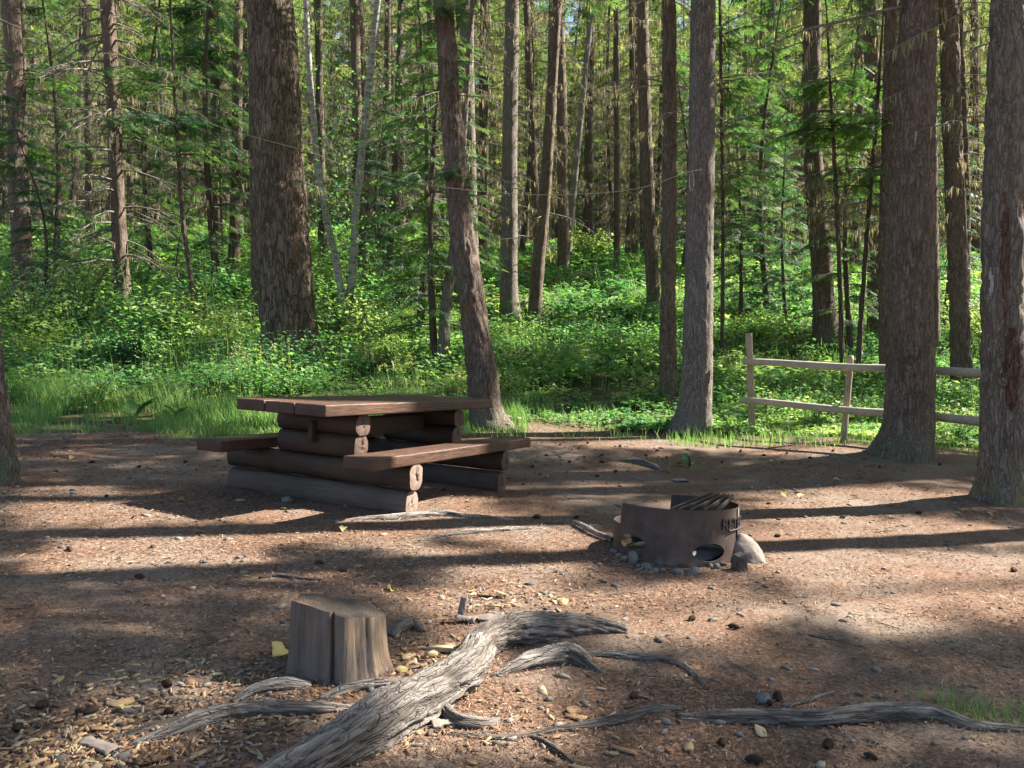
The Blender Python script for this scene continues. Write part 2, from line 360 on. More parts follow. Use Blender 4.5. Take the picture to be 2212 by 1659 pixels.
class MB:
    def __init__(s): s.V = []; s.F = {}; s.T = []; s.n = 0
    def add(s, V, F, t=0.5):
        V = np.asarray(V, float); F = F if isinstance(F, list) else [F]
        for f in F:
            f = np.asarray(f, int)
            if len(f): s.F.setdefault(f.shape[1], []).append(f + s.n)
        s.V.append(V); s.T.append(np.full(len(V), t, float) if np.isscalar(t) else np.asarray(t, float)); s.n += len(V)
    def mesh(s, name, smooth=False):
        if not s.V: return make_mesh(name, np.zeros((3, 3)), np.array([[0, 1, 2]]))
        return make_mesh(name, np.concatenate(s.V), [np.concatenate(f) for f in s.F.values()], np.concatenate(s.T), smooth)
def inst(mb, tv, tf, pos, Rm, sc, tint):
    """copies of a small template: pos (N,3), Rm (N,3,3), sc (N,) or (N,3), tint (N,)"""
    N = len(pos)
    if N == 0: return
    sc = np.asarray(sc, float)
    if sc.ndim == 1: sc = sc[:, None]
    L = tv[None] * sc[:, None, :]
    V = np.einsum('nij,nkj->nki', Rm, L) + pos[:, None, :]
    k = len(tv)
    F = [(f[None] + (np.arange(N) * k)[:, None, None]).reshape(-1, f.shape[1]) for f in (tf if isinstance(tf, list) else [tf])]
    mb.add(V.reshape(-1, 3), F, np.repeat(tint, k))
def basis(d, roll):
    """rotation matrices whose x axis is d (N,3), rolled about it"""
    d = d / np.linalg.norm(d, axis=1, keepdims=True)
    up = np.tile([0, 0, 1.], (len(d), 1)); up[np.abs(d[:, 2]) > .98] = [1, 0, 0]
    y = np.cross(up, d); y /= np.linalg.norm(y, axis=1, keepdims=True); z = np.cross(d, y)
    c, s = np.cos(roll)[:, None], np.sin(roll)[:, None]
    return np.stack([d, y * c + z * s, -y * s + z * c], axis=2)
def eulerz(az, tilt=None, tdir=None):
    N = len(az); d = np.stack([np.cos(az), np.sin(az), np.zeros(N)], 1)
    Rm = basis(d, np.zeros(N) if tdir is None else tdir)
    if tilt is not None:
        c, s = np.cos(tilt), np.sin(tilt); T = np.zeros((N, 3, 3)); T[:, 0, 0] = c; T[:, 0, 2] = s; T[:, 1, 1] = 1; T[:, 2, 0] = -s; T[:, 2, 2] = c
        Rm = Rm @ T
    return Rm
LEAF_V = np.array([[0, 0, 0], [.45, .32, .07], [1, 0, -.05], [.45, -.32, .07]]); LEAF_F = np.array([[0, 1, 2], [0, 2, 3]])
def fan():
    V = []; F = []
    def rh(p, ang, L, W):
        d = np.array([math.cos(ang), math.sin(ang), -.22]); s = np.array([-math.sin(ang), math.cos(ang), .12])
        i = len(V); p = np.array(p)
        V.extend([p, p + d * L * .45 + s * W, p + d * L, p + d * L * .45 - s * W]); F.append([i, i + 1, i + 2, i + 3])
    for k, x in enumerate((.06, .18, .3, .42, .54, .65, .76, .86)):
        L = .44 * (1 - .65 * x) * (1 + .25 * math.sin(k * 2.3)); z = -.13 * x * x
        rh((x, 0, z), .75 + .12 * math.sin(k * 1.7), L, .03); rh((x + .05, 0, z), -.75 + .12 * math.cos(k * 2.1), L, .03)
    rh((.25, 0, -.01), 0, .78, .026)
    return np.array(V), np.array(F)
FAN_V, FAN_F = fan()
def tube(mb, P, r, sides=5, t=.5, cap=True, up=None):
    P = np.asarray(P, float); n = len(P); r = np.broadcast_to(np.asarray(r, float), (n,))
    T = np.gradient(P, axis=0); T /= np.linalg.norm(T, axis=1, keepdims=True) + 1e-9
    a = np.array([0, 0, 1.]) if np.abs(T[:, 2]).mean() < .9 else np.array([1., 0, 0])
    X = np.cross(T, a); X /= np.linalg.norm(X, axis=1, keepdims=True) + 1e-9; Y = np.cross(T, X)
    th = np.arange(sides) / sides * 2 * np.pi
    V = P[:, None] + r[:, None, None] * (np.cos(th)[None, :, None] * X[:, None] + np.sin(th)[None, :, None] * Y[:, None])
    i = np.arange(n - 1)[:, None] * sides; j = np.arange(sides)[None]; k = (j + 1) % sides
    F = np.stack([i + j, i + k, i + k + sides, i + j + sides], -1).reshape(-1, 4)
    Fs = [F]
    if cap and sides in (4, 5, 6, 8, 10, 12, 16): Fs += [np.arange(sides)[None, ::-1], ((n - 1) * sides + np.arange(sides))[None]]
    mb.add(V.reshape(-1, 3), Fs, t)
def smooth_path(P, step):
    P = np.asarray(P, float)
    s = np.concatenate([[0], np.cumsum(np.linalg.norm(np.diff(P[:, :3], axis=0), axis=1))])
    n = max(4, int(s[-1] / step) + 1); q = np.linspace(0, s[-1], n)
    # Catmull-Rom by arc length
    m = np.gradient(P, s, axis=0)
    i = np.clip(np.searchsorted(s, q, side='right') - 1, 0, len(s) - 2); h = (s[i + 1] - s[i]); t = (q - s[i]) / h
    t = t[:, None]; h = h[:, None]
    return (2 * t ** 3 - 3 * t ** 2 + 1) * P[i] + (t ** 3 - 2 * t ** 2 + t) * h * m[i] + (-2 * t ** 3 + 3 * t ** 2) * P[i + 1] + (t ** 3 - t ** 2) * h * m[i + 1]
def box(mb, lo, hi, t=.5):
    x0, y0, z0 = lo; x1, y1, z1 = hi
    V = [(x0, y0, z0), (x1, y0, z0), (x1, y1, z0), (x0, y1, z0), (x0, y0, z1), (x1, y0, z1), (x1, y1, z1), (x0, y1, z1)]
    mb.add(V, np.array([[3, 2, 1, 0], [4, 5, 6, 7], [0, 1, 5, 4], [1, 2, 6, 5], [2, 3, 7, 6], [3, 0, 4, 7]]), t)
def bevelled(o, wd=.006, seg=2):
    b = o.modifiers.new('bevel', 'BEVEL'); b.width = wd; b.segments = seg; b.limit_method = 'ANGLE'; return o

# ------------------------------------------------------------------ lit and shaded places (polygons traced on the ground, 2212 wide picture units)
LIT = [
 [(0, 1052), (120, 1048), (230, 1072), (330, 1088), (520, 1098), (640, 1075), (760, 1082), (720, 1120), (0, 1128)],
 [(0, 1158), (600, 1152), (1000, 1128), (1110, 1130), (1240, 1165), (1250, 1235), (1100, 1245), (900, 1215), (760, 1235), (560, 1240), (400, 1205), (250, 1222), (120, 1255), (0, 1262)],
 [(880, 1100), (1080, 1105), (1180, 1122), (850, 1135)],
 [(1620, 1120), (1760, 1110), (1960, 1128), (2212, 1148), (2212, 1168), (1650, 1185)],
 [(1640, 1200), (1780, 1205), (2212, 1205), (2212, 1320), (2050, 1345), (1850, 1365), (1700, 1378), (1500, 1385), (1360, 1345), (1310, 1300), (1480, 1268), (1660, 1235)],
 [(1700, 1070), (1900, 1062), (2110, 1075), (1900, 1096), (1640, 1104)],
 [(1090, 905), (1430, 905), (1480, 945), (1600, 955), (1850, 965), (1900, 985), (1700, 985), (1500, 968), (1250, 960), (1100, 945)],
 [(1640, 890), (1900, 935), (1905, 955), (1650, 935)], [(2000, 920), (2212, 925), (2212, 975), (2010, 960)],
 [(0, 1620), (150, 1598), (300, 1555), (480, 1505), (600, 1472), (880, 1462), (990, 1420), (1065, 1430), (1060, 1490), (1140, 1560), (1100, 1610), (900, 1625), (850, 1600), (700, 1530), (500, 1560), (300, 1620), (250, 1659), (0, 1659)],
 [(880, 1290), (1100, 1272), (1300, 1290), (1350, 1330), (1150, 1340), (1000, 1370)],
 [(1240, 1035), (1340, 1030), (1330, 1075), (1180, 1075)],
 [(20, 805), (300, 815), (560, 815), (600, 940), (430, 915), (250, 885), (20, 890)],
 [(0, 560), (230, 570), (420, 610), (560, 680), (540, 730), (200, 725), (0, 690)], [(120, 760), (270, 750), (240, 800), (110, 800)],
 [(690, 560), (760, 560), (860, 620), (840, 680), (690, 700)],
 [(1030, 520), (1430, 500), (1420, 640), (1200, 660), (1040, 650)], [(1540, 560), (1760, 560), (1760, 690), (1600, 650)],
 [(2010, 500), (2212, 500), (2212, 600), (2090, 640), (2010, 640)], [(700, 820), (920, 815), (920, 850), (700, 850)],
]
def inpoly(u, v, poly):
    p = np.array(poly); r = np.zeros(u.shape, bool); j = len(p) - 1
    for i in range(len(p)):
        c = ((p[i, 1] > v) != (p[j, 1] > v)) & (u < (p[j, 0] - p[i, 0]) * (v - p[i, 1]) / (p[j, 1] - p[i, 1] + 1e-9) + p[i, 0])
        r ^= c; j = i
    return r
def is_lit(P):
    u, v, d = proj(P); r = np.zeros(u.shape, bool)
    for pl in LIT: r |= inpoly(u, v, pl)
    return r & (d > .5) & (fbm(P[:, 0] * 1.5 - P[:, 1] * .25, P[:, 1] * 2.6, 12.3, 3) + .12 * fbm(P[:, 0] * 6, P[:, 1] * 9, 2., 2) < .605)
LIT_POINTS = []    # (point, radius): things above the ground that the sun reaches
def sun_free(Q, extra=0.0, dil=1.0):
    """False where a spray at Q would shade a sunlit place"""
    Q = np.asarray(Q, float); P = Q.copy()
    t = np.zeros(len(Q))
    for _ in range(5):
        t = (Q[:, 2] - height(P[:, 0], P[:, 1])) / SV[2]; P = Q - t[:, None] * SV
    bad = np.zeros(len(Q), bool); lim = P[:, 1] < 30
    for dx, dy in ((0, 0), (.38, 0), (-.38, 0), (.2, .3), (-.2, .3), (.2, -.3), (-.2, -.3)):
        bad |= is_lit(np.stack([P[:, 0] + dx * dil, P[:, 1] + dy * dil, height(P[:, 0] + dx * dil, P[:, 1] + dy * dil)], 1)) & lim
    for L, rad in LIT_POINTS:
        k = Q - np.asarray(L); s = k @ SV; dd = np.linalg.norm(k - s[:, None] * SV, axis=1); bad |= (s > .3) & (dd < rad + extra)
    return ~bad
def in_frame(Q, m=110):
    u, v, d = proj(Q); return (d > 0) & (u > -m) & (u < 2212 + m) & (v > -m) & (v < 1659 + m)

# ------------------------------------------------------------------ ground sheet
def axis(a, b, s, lo, hi, g=1.14):
    c = list(np.arange(a, b + 1e-6, s)); st = s
    while c[-1] < hi: st *= g; c.append(c[-1] + st)
    st = s; d = []; x = a
    while x > lo: st *= g; x -= st; d.append(x)
    return np.array(d[::-1] + c)
xs = axis(-5.2, 5.2, .045, -500, 500); ys = axis(1.7, 12, .045, -120, 900)
GX, GY = np.meshgrid(xs, ys); GZ = height(GX, GY)
nx, ny = len(xs), len(ys); ii = np.arange(ny - 1)[:, None] * nx; jj = np.arange(nx - 1)[None]
GF = np.stack([ii + jj, ii + jj + 1, ii + jj + 1 + nx, ii + jj + nx], -1).reshape(-1, 4)
def veg_line(x):      # where the bare campsite floor ends and the green begins
    return np.interp(x, [-12, -5, -2, -.5, .6, 2.2, 3.4, 5.2, 8, 14], [8.6, 8.9, 9.1, 9.9, 10.3, 10.5, 10.3, 9.7, 9.0, 9.0]) + 1.1 * (fbm(np.asarray(x) * 1.1, 2.2) - .5)
VEG = np.clip((GY - veg_line(GX) + .4 * (fbm(GX * 2, GY * 2) - .5)) / .9, 0, 1)
g = link('ground', make_mesh('ground', np.stack([GX, GY, GZ], -1).reshape(-1, 3), GF, VEG.ravel(), True), M['floor']); g['kind'] = 'structure'

# ------------------------------------------------------------------ trunks
def trunk_grid(P, rad, sides, amp, fz, fth, seed, flare=0., step=.05, fine_top=9., lobes=5):
    """P (n,4) x,y,z,r control points from base up -> rings"""
    C = np.column_stack([P, rad])
    z0 = P[0, 2]
    f = smooth_path(C, step)
    keep = np.ones(len(f), bool)
    hi = f[:, 2] - z0 > fine_top
    keep[hi] = (np.arange(len(f))[hi] % max(1, int(.6 / step))) == 0
    f = f[keep]; n = len(f)
    th = np.arange(sides) / sides * 2 * np.pi
    zz = f[:, 2][:, None] - z0; r = f[:, 3][:, None]
    cx, sx = np.cos(th)[None], np.sin(th)[None]
    k = fth / (2 * np.pi)
    nzv = np.abs(2 * fbm(cx * k + seed * 3.1, sx * k + seed, zz * fz + seed * 7, 3) - 1)
    big = fbm(cx * 1.1 + seed, sx * 1.1, zz * .7 + seed, 2) - .5
    d = amp * (np.minimum(nzv * 3.0, 1) - .6) + r * .12 * big
    if flare:
        fl = np.exp(-np.clip(zz, 0, None) / (flare * .55)) * (1 + .5 * np.sin(th * lobes + seed * 2)[None] + .3 * np.sin(th * (lobes - 2) + seed)[None])
        d = d + r * .30 * fl
    rr = r + d
    V = np.stack([f[:, 0][:, None] + rr * cx, f[:, 1][:, None] + rr * sx, np.broadcast_to(f[:, 2][:, None], rr.shape)], -1)
    return V, f
def grid_faces(n, m, wrap=True):
    i = np.arange(n - 1)[:, None] * m; j = np.arange(m if wrap else m - 1)[None]; k = (j + 1) % m
    return np.stack([i + j, i + k, i + k + m, i + j + m], -1).reshape(-1, 4)
def dead_limbs(mb, lich, f, zlo, zhi, n, L, droop=.35, lic=6, r0=.012, azr=None):
    zs = f[:, 2]
    for _ in range(n):
        z = f[0, 2] + zlo + (zhi - zlo) * rng.random(); i = int(np.argmin(np.abs(zs - z))); p = f[i, :3].copy(); r = f[i, 3]
        az = rng.random() * 2 * np.pi if azr is None else azr[0] + (azr[1] - azr[0]) * rng.random()
        d = np.array([math.cos(az), math.sin(az), 0]); ln = L * (.35 + .8 * rng.random()); s = np.linspace(0, 1, 6)
        rise = .15 * rng.normal(); Q = p + d * r * .7 + d * (s * ln)[:, None] + np.array([0, 0, 1]) * (ln * (rise * s - droop * (.6 + .8 * rng.random()) * s ** 2))[:, None] + rng.normal(0, .018 * ln, (6, 3)) * s[:, None]
        tube(mb, Q, np.linspace(r0, r0 * .35, 6) * (.7 + .6 * rng.random()), 4, rng.random(), False)
        for q in range(2):
            a = Q[2 + q]; sd = np.cross(d, [0, 0, 1]) * rng.choice([-1, 1]); B = a + (d * .6 + sd * .8) * (np.linspace(0, 1, 4) * ln * .35)[:, None] - np.array([0, 0, 1]) * (np.linspace(0, 1, 4) ** 2 * ln * .15)[:, None]
            tube(mb, B, np.linspace(r0 * .5, r0 * .2, 4), 3, .5, False)
            if lic: hang(lich, B, max(1, lic // 3))
        if lic: hang(lich, Q, lic)
def hang(mb, Q, k, L=.15):
    k = int(k * 1.7)
    i = rng.integers(0, len(Q) - 1, k); t = rng.random(k)[:, None]; p = Q[i] * (1 - t) + Q[i + 1] * t
    N = len(p); az = rng.random(N) * 6.28; ln = L * (.4 + rng.random(N)); wd = .004 + .008 * rng.random(N)
    s = np.stack([np.cos(az), np.sin(az), np.zeros(N)], 1) * wd[:, None]; dn = np.stack([rng.normal(0, .02, N), rng.normal(0, .02, N), -ln], 1)
    V = np.stack([p - s, p + s, p + dn * .6 + s * .7, p + dn], 1).reshape(-1, 3)
    mb.add(V, (np.arange(N) * 4)[:, None] + np.arange(4)[None], np.repeat(rng.random(N), 4))
def branch_sprays(mb, limb, p, az, L, droop, sp, sc, tint, up=.1):
    """one living conifer branch: an axis with fans on both sides"""
    d = np.array([math.cos(az), math.sin(az), 0]); sd = np.array([-d[1], d[0], 0]); s = np.linspace(0, 1, 5)
    Q = p + d * (s * L)[:, None] + np.array([0, 0, 1.]) * (L * (up * s - droop * s ** 2))[:, None]
    if limb is not None: tube(limb, Q, np.linspace(.008 + .006 * L, .003, 5), 4, .4, False)
    n = max(3, int(L * .8 / sp)); t = np.linspace(.22, 1, n); c = np.stack([np.interp(t, s, Q[:, k]) for k in range(3)], 1)
    pos, dr, scl = [], [], []
    for sg in (-1, 1):
        a = .75 + rng.normal(0, .2, n)
        dd = d * np.cos(a)[:, None] + sg * sd * np.sin(a)[:, None] + np.stack([np.zeros(n), np.zeros(n), -.25 - .5 * droop + rng.normal(0, .15, n)], 1)
        pos.append(c); dr.append(dd); scl.append(sc * (.55 + .75 * (1 - t)) * (.7 + .6 * rng.random(n)))
    pos.append(c[-1:]); dr.append((d - np.array([0, 0, droop]))[None]); scl.append(np.array([sc * .7]))
    pos, dr, scl = np.concatenate(pos), np.concatenate(dr), np.concatenate(scl)
    inst(mb, FAN_V, FAN_F, pos, basis(dr, rng.normal(0, .35, len(pos))), scl, np.clip(tint + rng.normal(0, .18, len(pos)), 0, 1))
    return Q

# spec: name, depth (None = from the base pixel), [(u, v, width)...] base first, bark, total height, flare, label, category
TREES = [
 ('fir_tree', 6.1, [(-12, 1045, 92), (-22, 900, 75), (-32, 780, 68), (-45, 600, 64)], 'bark_brown', 17, .5, 'dark fir trunk cut off by the left edge of the picture beside the bare ground', 2.),
 ('fir_tree', 18., [(50, 700, 46), (48, 560, 41), (40, 400, 38), (35, 200, 36), (22, 0, 34)], 'bark_brown', 21, .3, 'straight fir with bright living boughs standing in the tall shrubs at far left', 2.),
 ('dead_branched_fir', None, [(266, 668, 36), (258, 500, 30), (248, 300, 29), (238, 100, 30), (230, 0, 28)], 'bark_brown', 21, .3, 'sunlit fir trunk with bare pale dead branches curving down on both sides', 1.9),
 ('fir_tree', 33., [(283, 560, 15), (281, 300, 14), (280, 0, 13)], 'bark_far', 22, 0, 'thin dark straight trunk just right of the sunlit dead-branched fir', 1.8),
 ('fir_tree', 17., [(557, 700, 26), (553, 400, 25), (546, 0, 23)], 'bark_brown', 21, .3, 'narrow dark trunk pressed against the left side of the huge furrowed fir', 1.9),
 ('old_fir', 14., [(625, 815, 128), (622, 700, 116), (618, 600, 112), (605, 400, 105), (595, 200, 100), (582, 0, 93)], 'bark_furrowed', 26, .7, 'huge old fir with thick furrowed orange-brown bark behind the picnic table', 2.8),
 ('birch_tree', 18., [(742, 705, 16), (725, 560, 15), (705, 470, 14), (690, 380, 13), (672, 200, 12), (660, 0, 11)], 'birch_bark', 14, 0, 'white birch stem leaning left, the left one of a V pair', 1.6),
 ('birch_tree', 18.2, [(750, 705, 18), (762, 590, 17), (768, 460, 16), (785, 300, 15), (800, 150, 14), (817, 0, 13)], 'birch_bark', 15, 0, 'white birch stem leaning right, the right one of a V pair', 1.6),
 ('leaning_fir', 10.6, [(1066, 945, 92), (1055, 900, 76), (1041, 800, 66), (1030, 720, 61), (1015, 620, 58), (1000, 520, 54), (990, 420, 50), (980, 300, 46), (972, 200, 42), (962, 60, 40), (957, 0, 38)], 'bark_brown', 19, .45, 'curved fir leaning left with orange bark scars right behind the picnic table', 2.2),
 ('fir_tree', 20., [(1024, 650, 31), (1018, 500, 30), (1012, 300, 30), (1008, 0, 28)], 'bark_grey', 22, .3, 'straight trunk with a sunlit right edge just behind the curved leaning fir', 1.9),
 ('young_fir', 14., [(958, 738, 25), (963, 660, 23), (978, 550, 20), (988, 470, 18), (1000, 300, 15)], 'bark_grey', 11, 0, 'small grey trunk leaning right beside the base of the curved fir', 1.2),
 ('fir_tree', None, [(1103, 690, 48), (1100, 640, 41), (1100, 480, 36), (1101, 300, 33), (1105, 100, 31), (1106, 0, 30)], 'bark_grey', 22, .3, 'stout smooth grey trunk on the slope right of the curved leaning fir', 2.),
 ('fir_tree', None, [(1155, 699, 31), (1160, 600, 28), (1172, 480, 26), (1185, 300, 24), (1195, 150, 22), (1203, 0, 21)], 'bark_brown', 22, .25, 'dark trunk leaning right next to the stout smooth grey trunk', 1.9),
 ('fir_tree', 22., [(1168, 640, 18), (1163, 560, 17), (1155, 400, 16), (1148, 250, 15), (1137, 0, 14)], 'bark_far', 21, 0, 'thin trunk leaning left that crosses behind the right-leaning dark trunk', 1.7),
 ('fir_tree', None, [(1217, 592, 27), (1216, 400, 23), (1213, 200, 21), (1208, 0, 19)], 'bark_brown', 22, .2, 'upright brown trunk hung with lichen at the top of the sunny slope', 1.8),
 ('leaning_snag', 27., [(1228, 592, 15), (1238, 420, 14), (1255, 250, 13), (1270, 100, 12), (1280, 0, 11)], 'dead_wood', 17, 0, 'pale thin dead trunk leaning steeply right over the sunny slope', 1.2),
 ('fir_tree', None, [(1333, 597, 14), (1333, 300, 13), (1331, 0, 12)], 'bark_far', 22, 0, 'very straight pole-thin trunk standing in the sunny middle of the slope', 1.7),
 ('fir_tree', 19.5, [(1412, 655, 30), (1401, 450, 27), (1393, 250, 26), (1387, 0, 24)], 'bark_brown', 22, .3, 'dark trunk leaning slightly left with a shrub at its foot on the slope', 1.9),
 ('fir_tree', 12.6, [(1443, 805, 37), (1443, 700, 33), (1446, 400, 30), (1446, 0, 28)], 'bark_brown', 20, .25, 'slim brown trunk standing directly left of the large grey fir by the fence', 1.9),
 ('grey_fir', 11., [(1484, 942, 92), (1495, 900, 76), (1504, 820, 66), (1508, 700, 62), (1512, 500, 58), (1516, 250, 54), (1519, 0, 51)], 'bark_grey', 21, .5, 'large pale grey fir with a flared foot left of the rail fence', 2.2),
 ('fir_tree', None, [(1636, 608, 28), (1640, 520, 23), (1655, 300, 21), (1668, 0, 19)], 'bark_brown', 22, .3, 'reddish sunlit trunk leaning right with hanging tan lichen above the fence', 1.8),
 ('young_fir', 16., [(1560, 695, 9), (1562, 500, 8), (1558, 200, 7), (1555, 0, 6)], 'bark_far', 11, 0, 'thin dark pole trunk just right of the large pale grey fir', 1.3),
 ('fir_tree', None, [(1788, 755, 62), (1781, 680, 50), (1774, 560, 44), (1760, 400, 39), (1754, 270, 37), (1756, 0, 35)], 'bark_brown', 21, .35, 'dark curved trunk on the bank behind the middle of the rail fence', 2.),
 ('young_fir', 15., [(1820, 700, 10), (1812, 550, 9), (1800, 300, 7), (1792, 150, 5)], 'bark_far', 8, 0, 'thin upright sapling between the fence and the dark curved trunk', 1.2),
 ('young_fir', 15., [(1855, 710, 11), (1872, 520, 9), (1892, 270, 7), (1900, 150, 5)], 'bark_far', 8, 0, 'thin sapling leaning right behind the second fence post', 1.2),
 ('big_fir', 9., [(1944, 994, 122), (1958, 940, 106), (1965, 860, 98), (1967, 700, 92), (1970, 500, 88), (1974, 300, 83), (1984, 0, 73)], 'bark_brown', 23, .55, 'thick dark brown fir with lichened flared foot in front of the rail fence', 2.4),
 ('fir_tree', 14.5, [(1918, 800, 36), (1915, 600, 34), (1920, 300, 29), (1925, 0, 26)], 'bark_brown', 20, .3, 'dark trunk half hidden behind the left side of the thick brown fir', 1.9),
 ('fir_tree', 16.5, [(2014, 770, 30), (2012, 500, 28), (2008, 200, 26), (2006, 0, 25)], 'bark_brown', 20, .3, 'dark trunk half hidden behind the right side of the thick brown fir', 1.9),
 ('fir_tree', None, [(2079, 845, 47), (2075, 760, 41), (2070, 600, 39), (2058, 300, 38), (2048, 0, 37)], 'bark_brown', 21, .35, 'medium brown trunk behind the right end of the rail fence', 2.),
 ('fir_tree', 33., [(2109, 515, 18), (2106, 250, 17), (2104, 0, 16)], 'bark_far', 22, 0, 'straight thin far trunk seen between the two right-hand near firs', 1.8),
 ('big_fir', 7., [(2158, 1092, 112), (2164, 1040, 98), (2168, 950, 90), (2168, 800, 85), (2166, 600, 81), (2172, 300, 78), (2185, 0, 76)], 'bark_yellow_lichen', 22, .45, 'near fir at right edge with red-brown wound and yellow lichen at foot', 2.3),
 ('fir_tree', 18., [(1890, 640, 31), (1888, 300, 30), (1878, 0, 29)], 'bark_brown', 20, .3, 'trunk showing only its upper part above young green firs left of thick fir', 1.9),
 ('fir_tree', 18.5, [(2084, 700, 23), (2080, 300, 21), (2070, 0, 20)], 'bark_far', 20, .2, 'slim trunk close behind the medium brown trunk at the fence end', 1.8),
 ('fir_tree', 22., [(505, 610, 26), (510, 400, 22), (515, 0, 19)], 'bark_brown', 21, .2, 'dark trunk in shade a little left of the huge furrowed fir', 1.8),
 ('fir_tree', 24., [(472, 625, 23), (468, 400, 20), (462, 0, 18)], 'bark_far', 21, .2, 'shaded trunk inside the dark green fir boughs left of the huge fir', 1.8),
 ('young_fir', 16., [(427, 695, 11), (412, 600, 10), (398, 500, 9), (385, 330, 8), (378, 200, 7)], 'bark_far', 9, 0, 'thin crooked sapling leaning left above the sunny shrubs', 1.2),
 ('fir_tree', 21., [(784, 605, 23), (776, 400, 21), (765, 0, 19)], 'bark_brown', 21, .2, 'dark trunk directly behind the white birch pair', 1.8),
 ('fir_tree', 22., [(840, 605, 16), (848, 450, 14), (858, 250, 13), (866, 0, 12)], 'bark_far', 21, 0, 'slim wavy trunk to the right of the birch pair', 1.7),
 ('fir_tree', 28., [(1371, 612, 14), (1368, 300, 13), (1364, 0, 12)], 'bark_far', 22, 0, 'slim trunk just left of the left-leaning trunk with the shrub foot', 1.7),
 ('fir_tree', 25., [(700, 560, 18), (692, 300, 16), (688, 0, 15)], 'bark_far', 21, 0, 'slim dark trunk seen between huge fir and left birch stem', 1.7),
 ('fir_tree', 27., [(194, 560, 16), (190, 250, 15), (184, 0, 14)], 'bark_far', 22, 0, 'slim trunk among lichen twigs left of the sunlit dead-branched fir', 1.7),
]
tree_info = []
for ti, (nm, dep, pts, bark, H, flare, label, rc) in enumerate(TREES):
    if dep is None: dep = float(ground(pts[0][0], pts[0][1])[1])
    C = np.array([at(u, v, dep) for u, v, _ in pts]); rad = np.array([wd * .5 * dep / FP for _, _, wd in pts])
    bx = C[0, 0]; gz = float(height(bx, dep))
    if C[0, 2] > gz + .02 or C[0, 2] < gz - .02:         # put the foot on the ground
        C[0, 2] = gz
        C = C[np.concatenate([[True], C[1:, 2] > gz + .1])]; rad = rad[:1].tolist() + rad[-(len(C) - 1):].tolist(); rad = np.array(rad)
    top = C[-1]; dr = (C[-1] - C[-2]) / (C[-1, 2] - C[-2, 2]); dr[2] = 1; dr[:2] = np.clip(dr[:2], -.09, .09)
    ztop = gz + H; ex = []
    for k in (.35, .7, 1.0):
        z = top[2] + (ztop - top[2]) * k
        if z > top[2] + .3: ex.append((*(top + dr * (z - top[2])), rad[-1] * (1 - .9 * k)))
    P4 = np.vstack([np.column_stack([C, rad]), np.array(ex).reshape(-1, 4)])
    P4 = np.vstack([[P4[0, 0], P4[0, 1], P4[0, 2] - .25, P4[0, 3]], P4])
    tree_info.append(dict(name=nm, dep=dep, P=P4, bark=bark, H=H, flare=flare, label=label, rc=rc, base=np.array([bx, dep, gz]), top=P4[-1, :3], frame_top=float(at(1106, 0, dep)[2])))

def axis_xy(P4, z):
    return np.stack([np.interp(z, P4[:, 2], P4[:, 0]), np.interp(z, P4[:, 2], P4[:, 1])], -1)

# unseen firs added beyond the right edge to cast dappled shade on the campsite
SIDE = [(7.6, 7.2), (9.2, 2.0), (10.8, 5.4), (10.2, 10.3), (12.4, 10.9), (13.4, 2.6), (15.2, 5.2), (14.6, 12.2), (18.2, 8.2), (17.6, 13.2), (19.5, 4.2), (21.5, 11.5), (13.2, 14.6), (23, 16.5), (20, 18.5), (16.8, 2.0), (11.6, .6), (6.6, 9.6), (17.2, 12.9)]
for k, (x, y) in enumerate(SIDE):
    z = float(height(x, y)); H = 20 + 3 * rng.random(); ln = rng.normal(0, .02, 2)
    P4 = np.array([[x + ln[0] * h, y + ln[1] * h, z + h, .2 * (1 - h / (H + 1)) + .01] for h in (-.25, 0, 3, 7, 12, 17, H)])
    tree_info.append(dict(name='fir_tree', dep=y, P=P4, bark='bark_brown', H=H, flare=.4, label=None, rc=2.5, base=np.array([x, y, z]), top=P4[-1, :3], frame_top=6., side=True))

# places above the ground that the sun reaches in the photograph
for (u, v, Y, rad) in [(830, 1000, 5.75, .10), (900, 985, 5.9, .12), (960, 975, 6.1, .12), (1020, 968, 6.4, .10), (890, 1035, 5.75, .10), (885, 1085, 5.7, .10),
                       (800, 930, 6.1, .05), (1570, 1170, 4.7, .12), (1620, 1190, 4.8, .16), (1525, 880, 10.9, .2), (1530, 925, 10.9, .25), (1330, 1125, 4.7, .08)]:
    LIT_POINTS.append((at(u, v, Y), rad))
for q in ((-.75, 5.41, .42), (-.64, 5.62, .42), (-.52, 5.84, .4), (-.4, 6.05, .4), (-.25, 6.36, .4), (-.7, 5.53, .28), (-.7, 5.58, .12), (-.85, 6.11, .74)): LIT_POINTS.append((np.array(q), .24))
for v in range(60, 660, 45): LIT_POINTS.append((at(np.interp(v, [0, 660], [232, 266]) + 6, v, tree_info[2]['dep'] - .2), .3))
for v in range(50, 560, 55): LIT_POINTS.append((at(1026, v, 20.1), .22))
for v in range(60, 330, 60): LIT_POINTS.append((at(1664, v, tree_info[20]['dep']), .25))

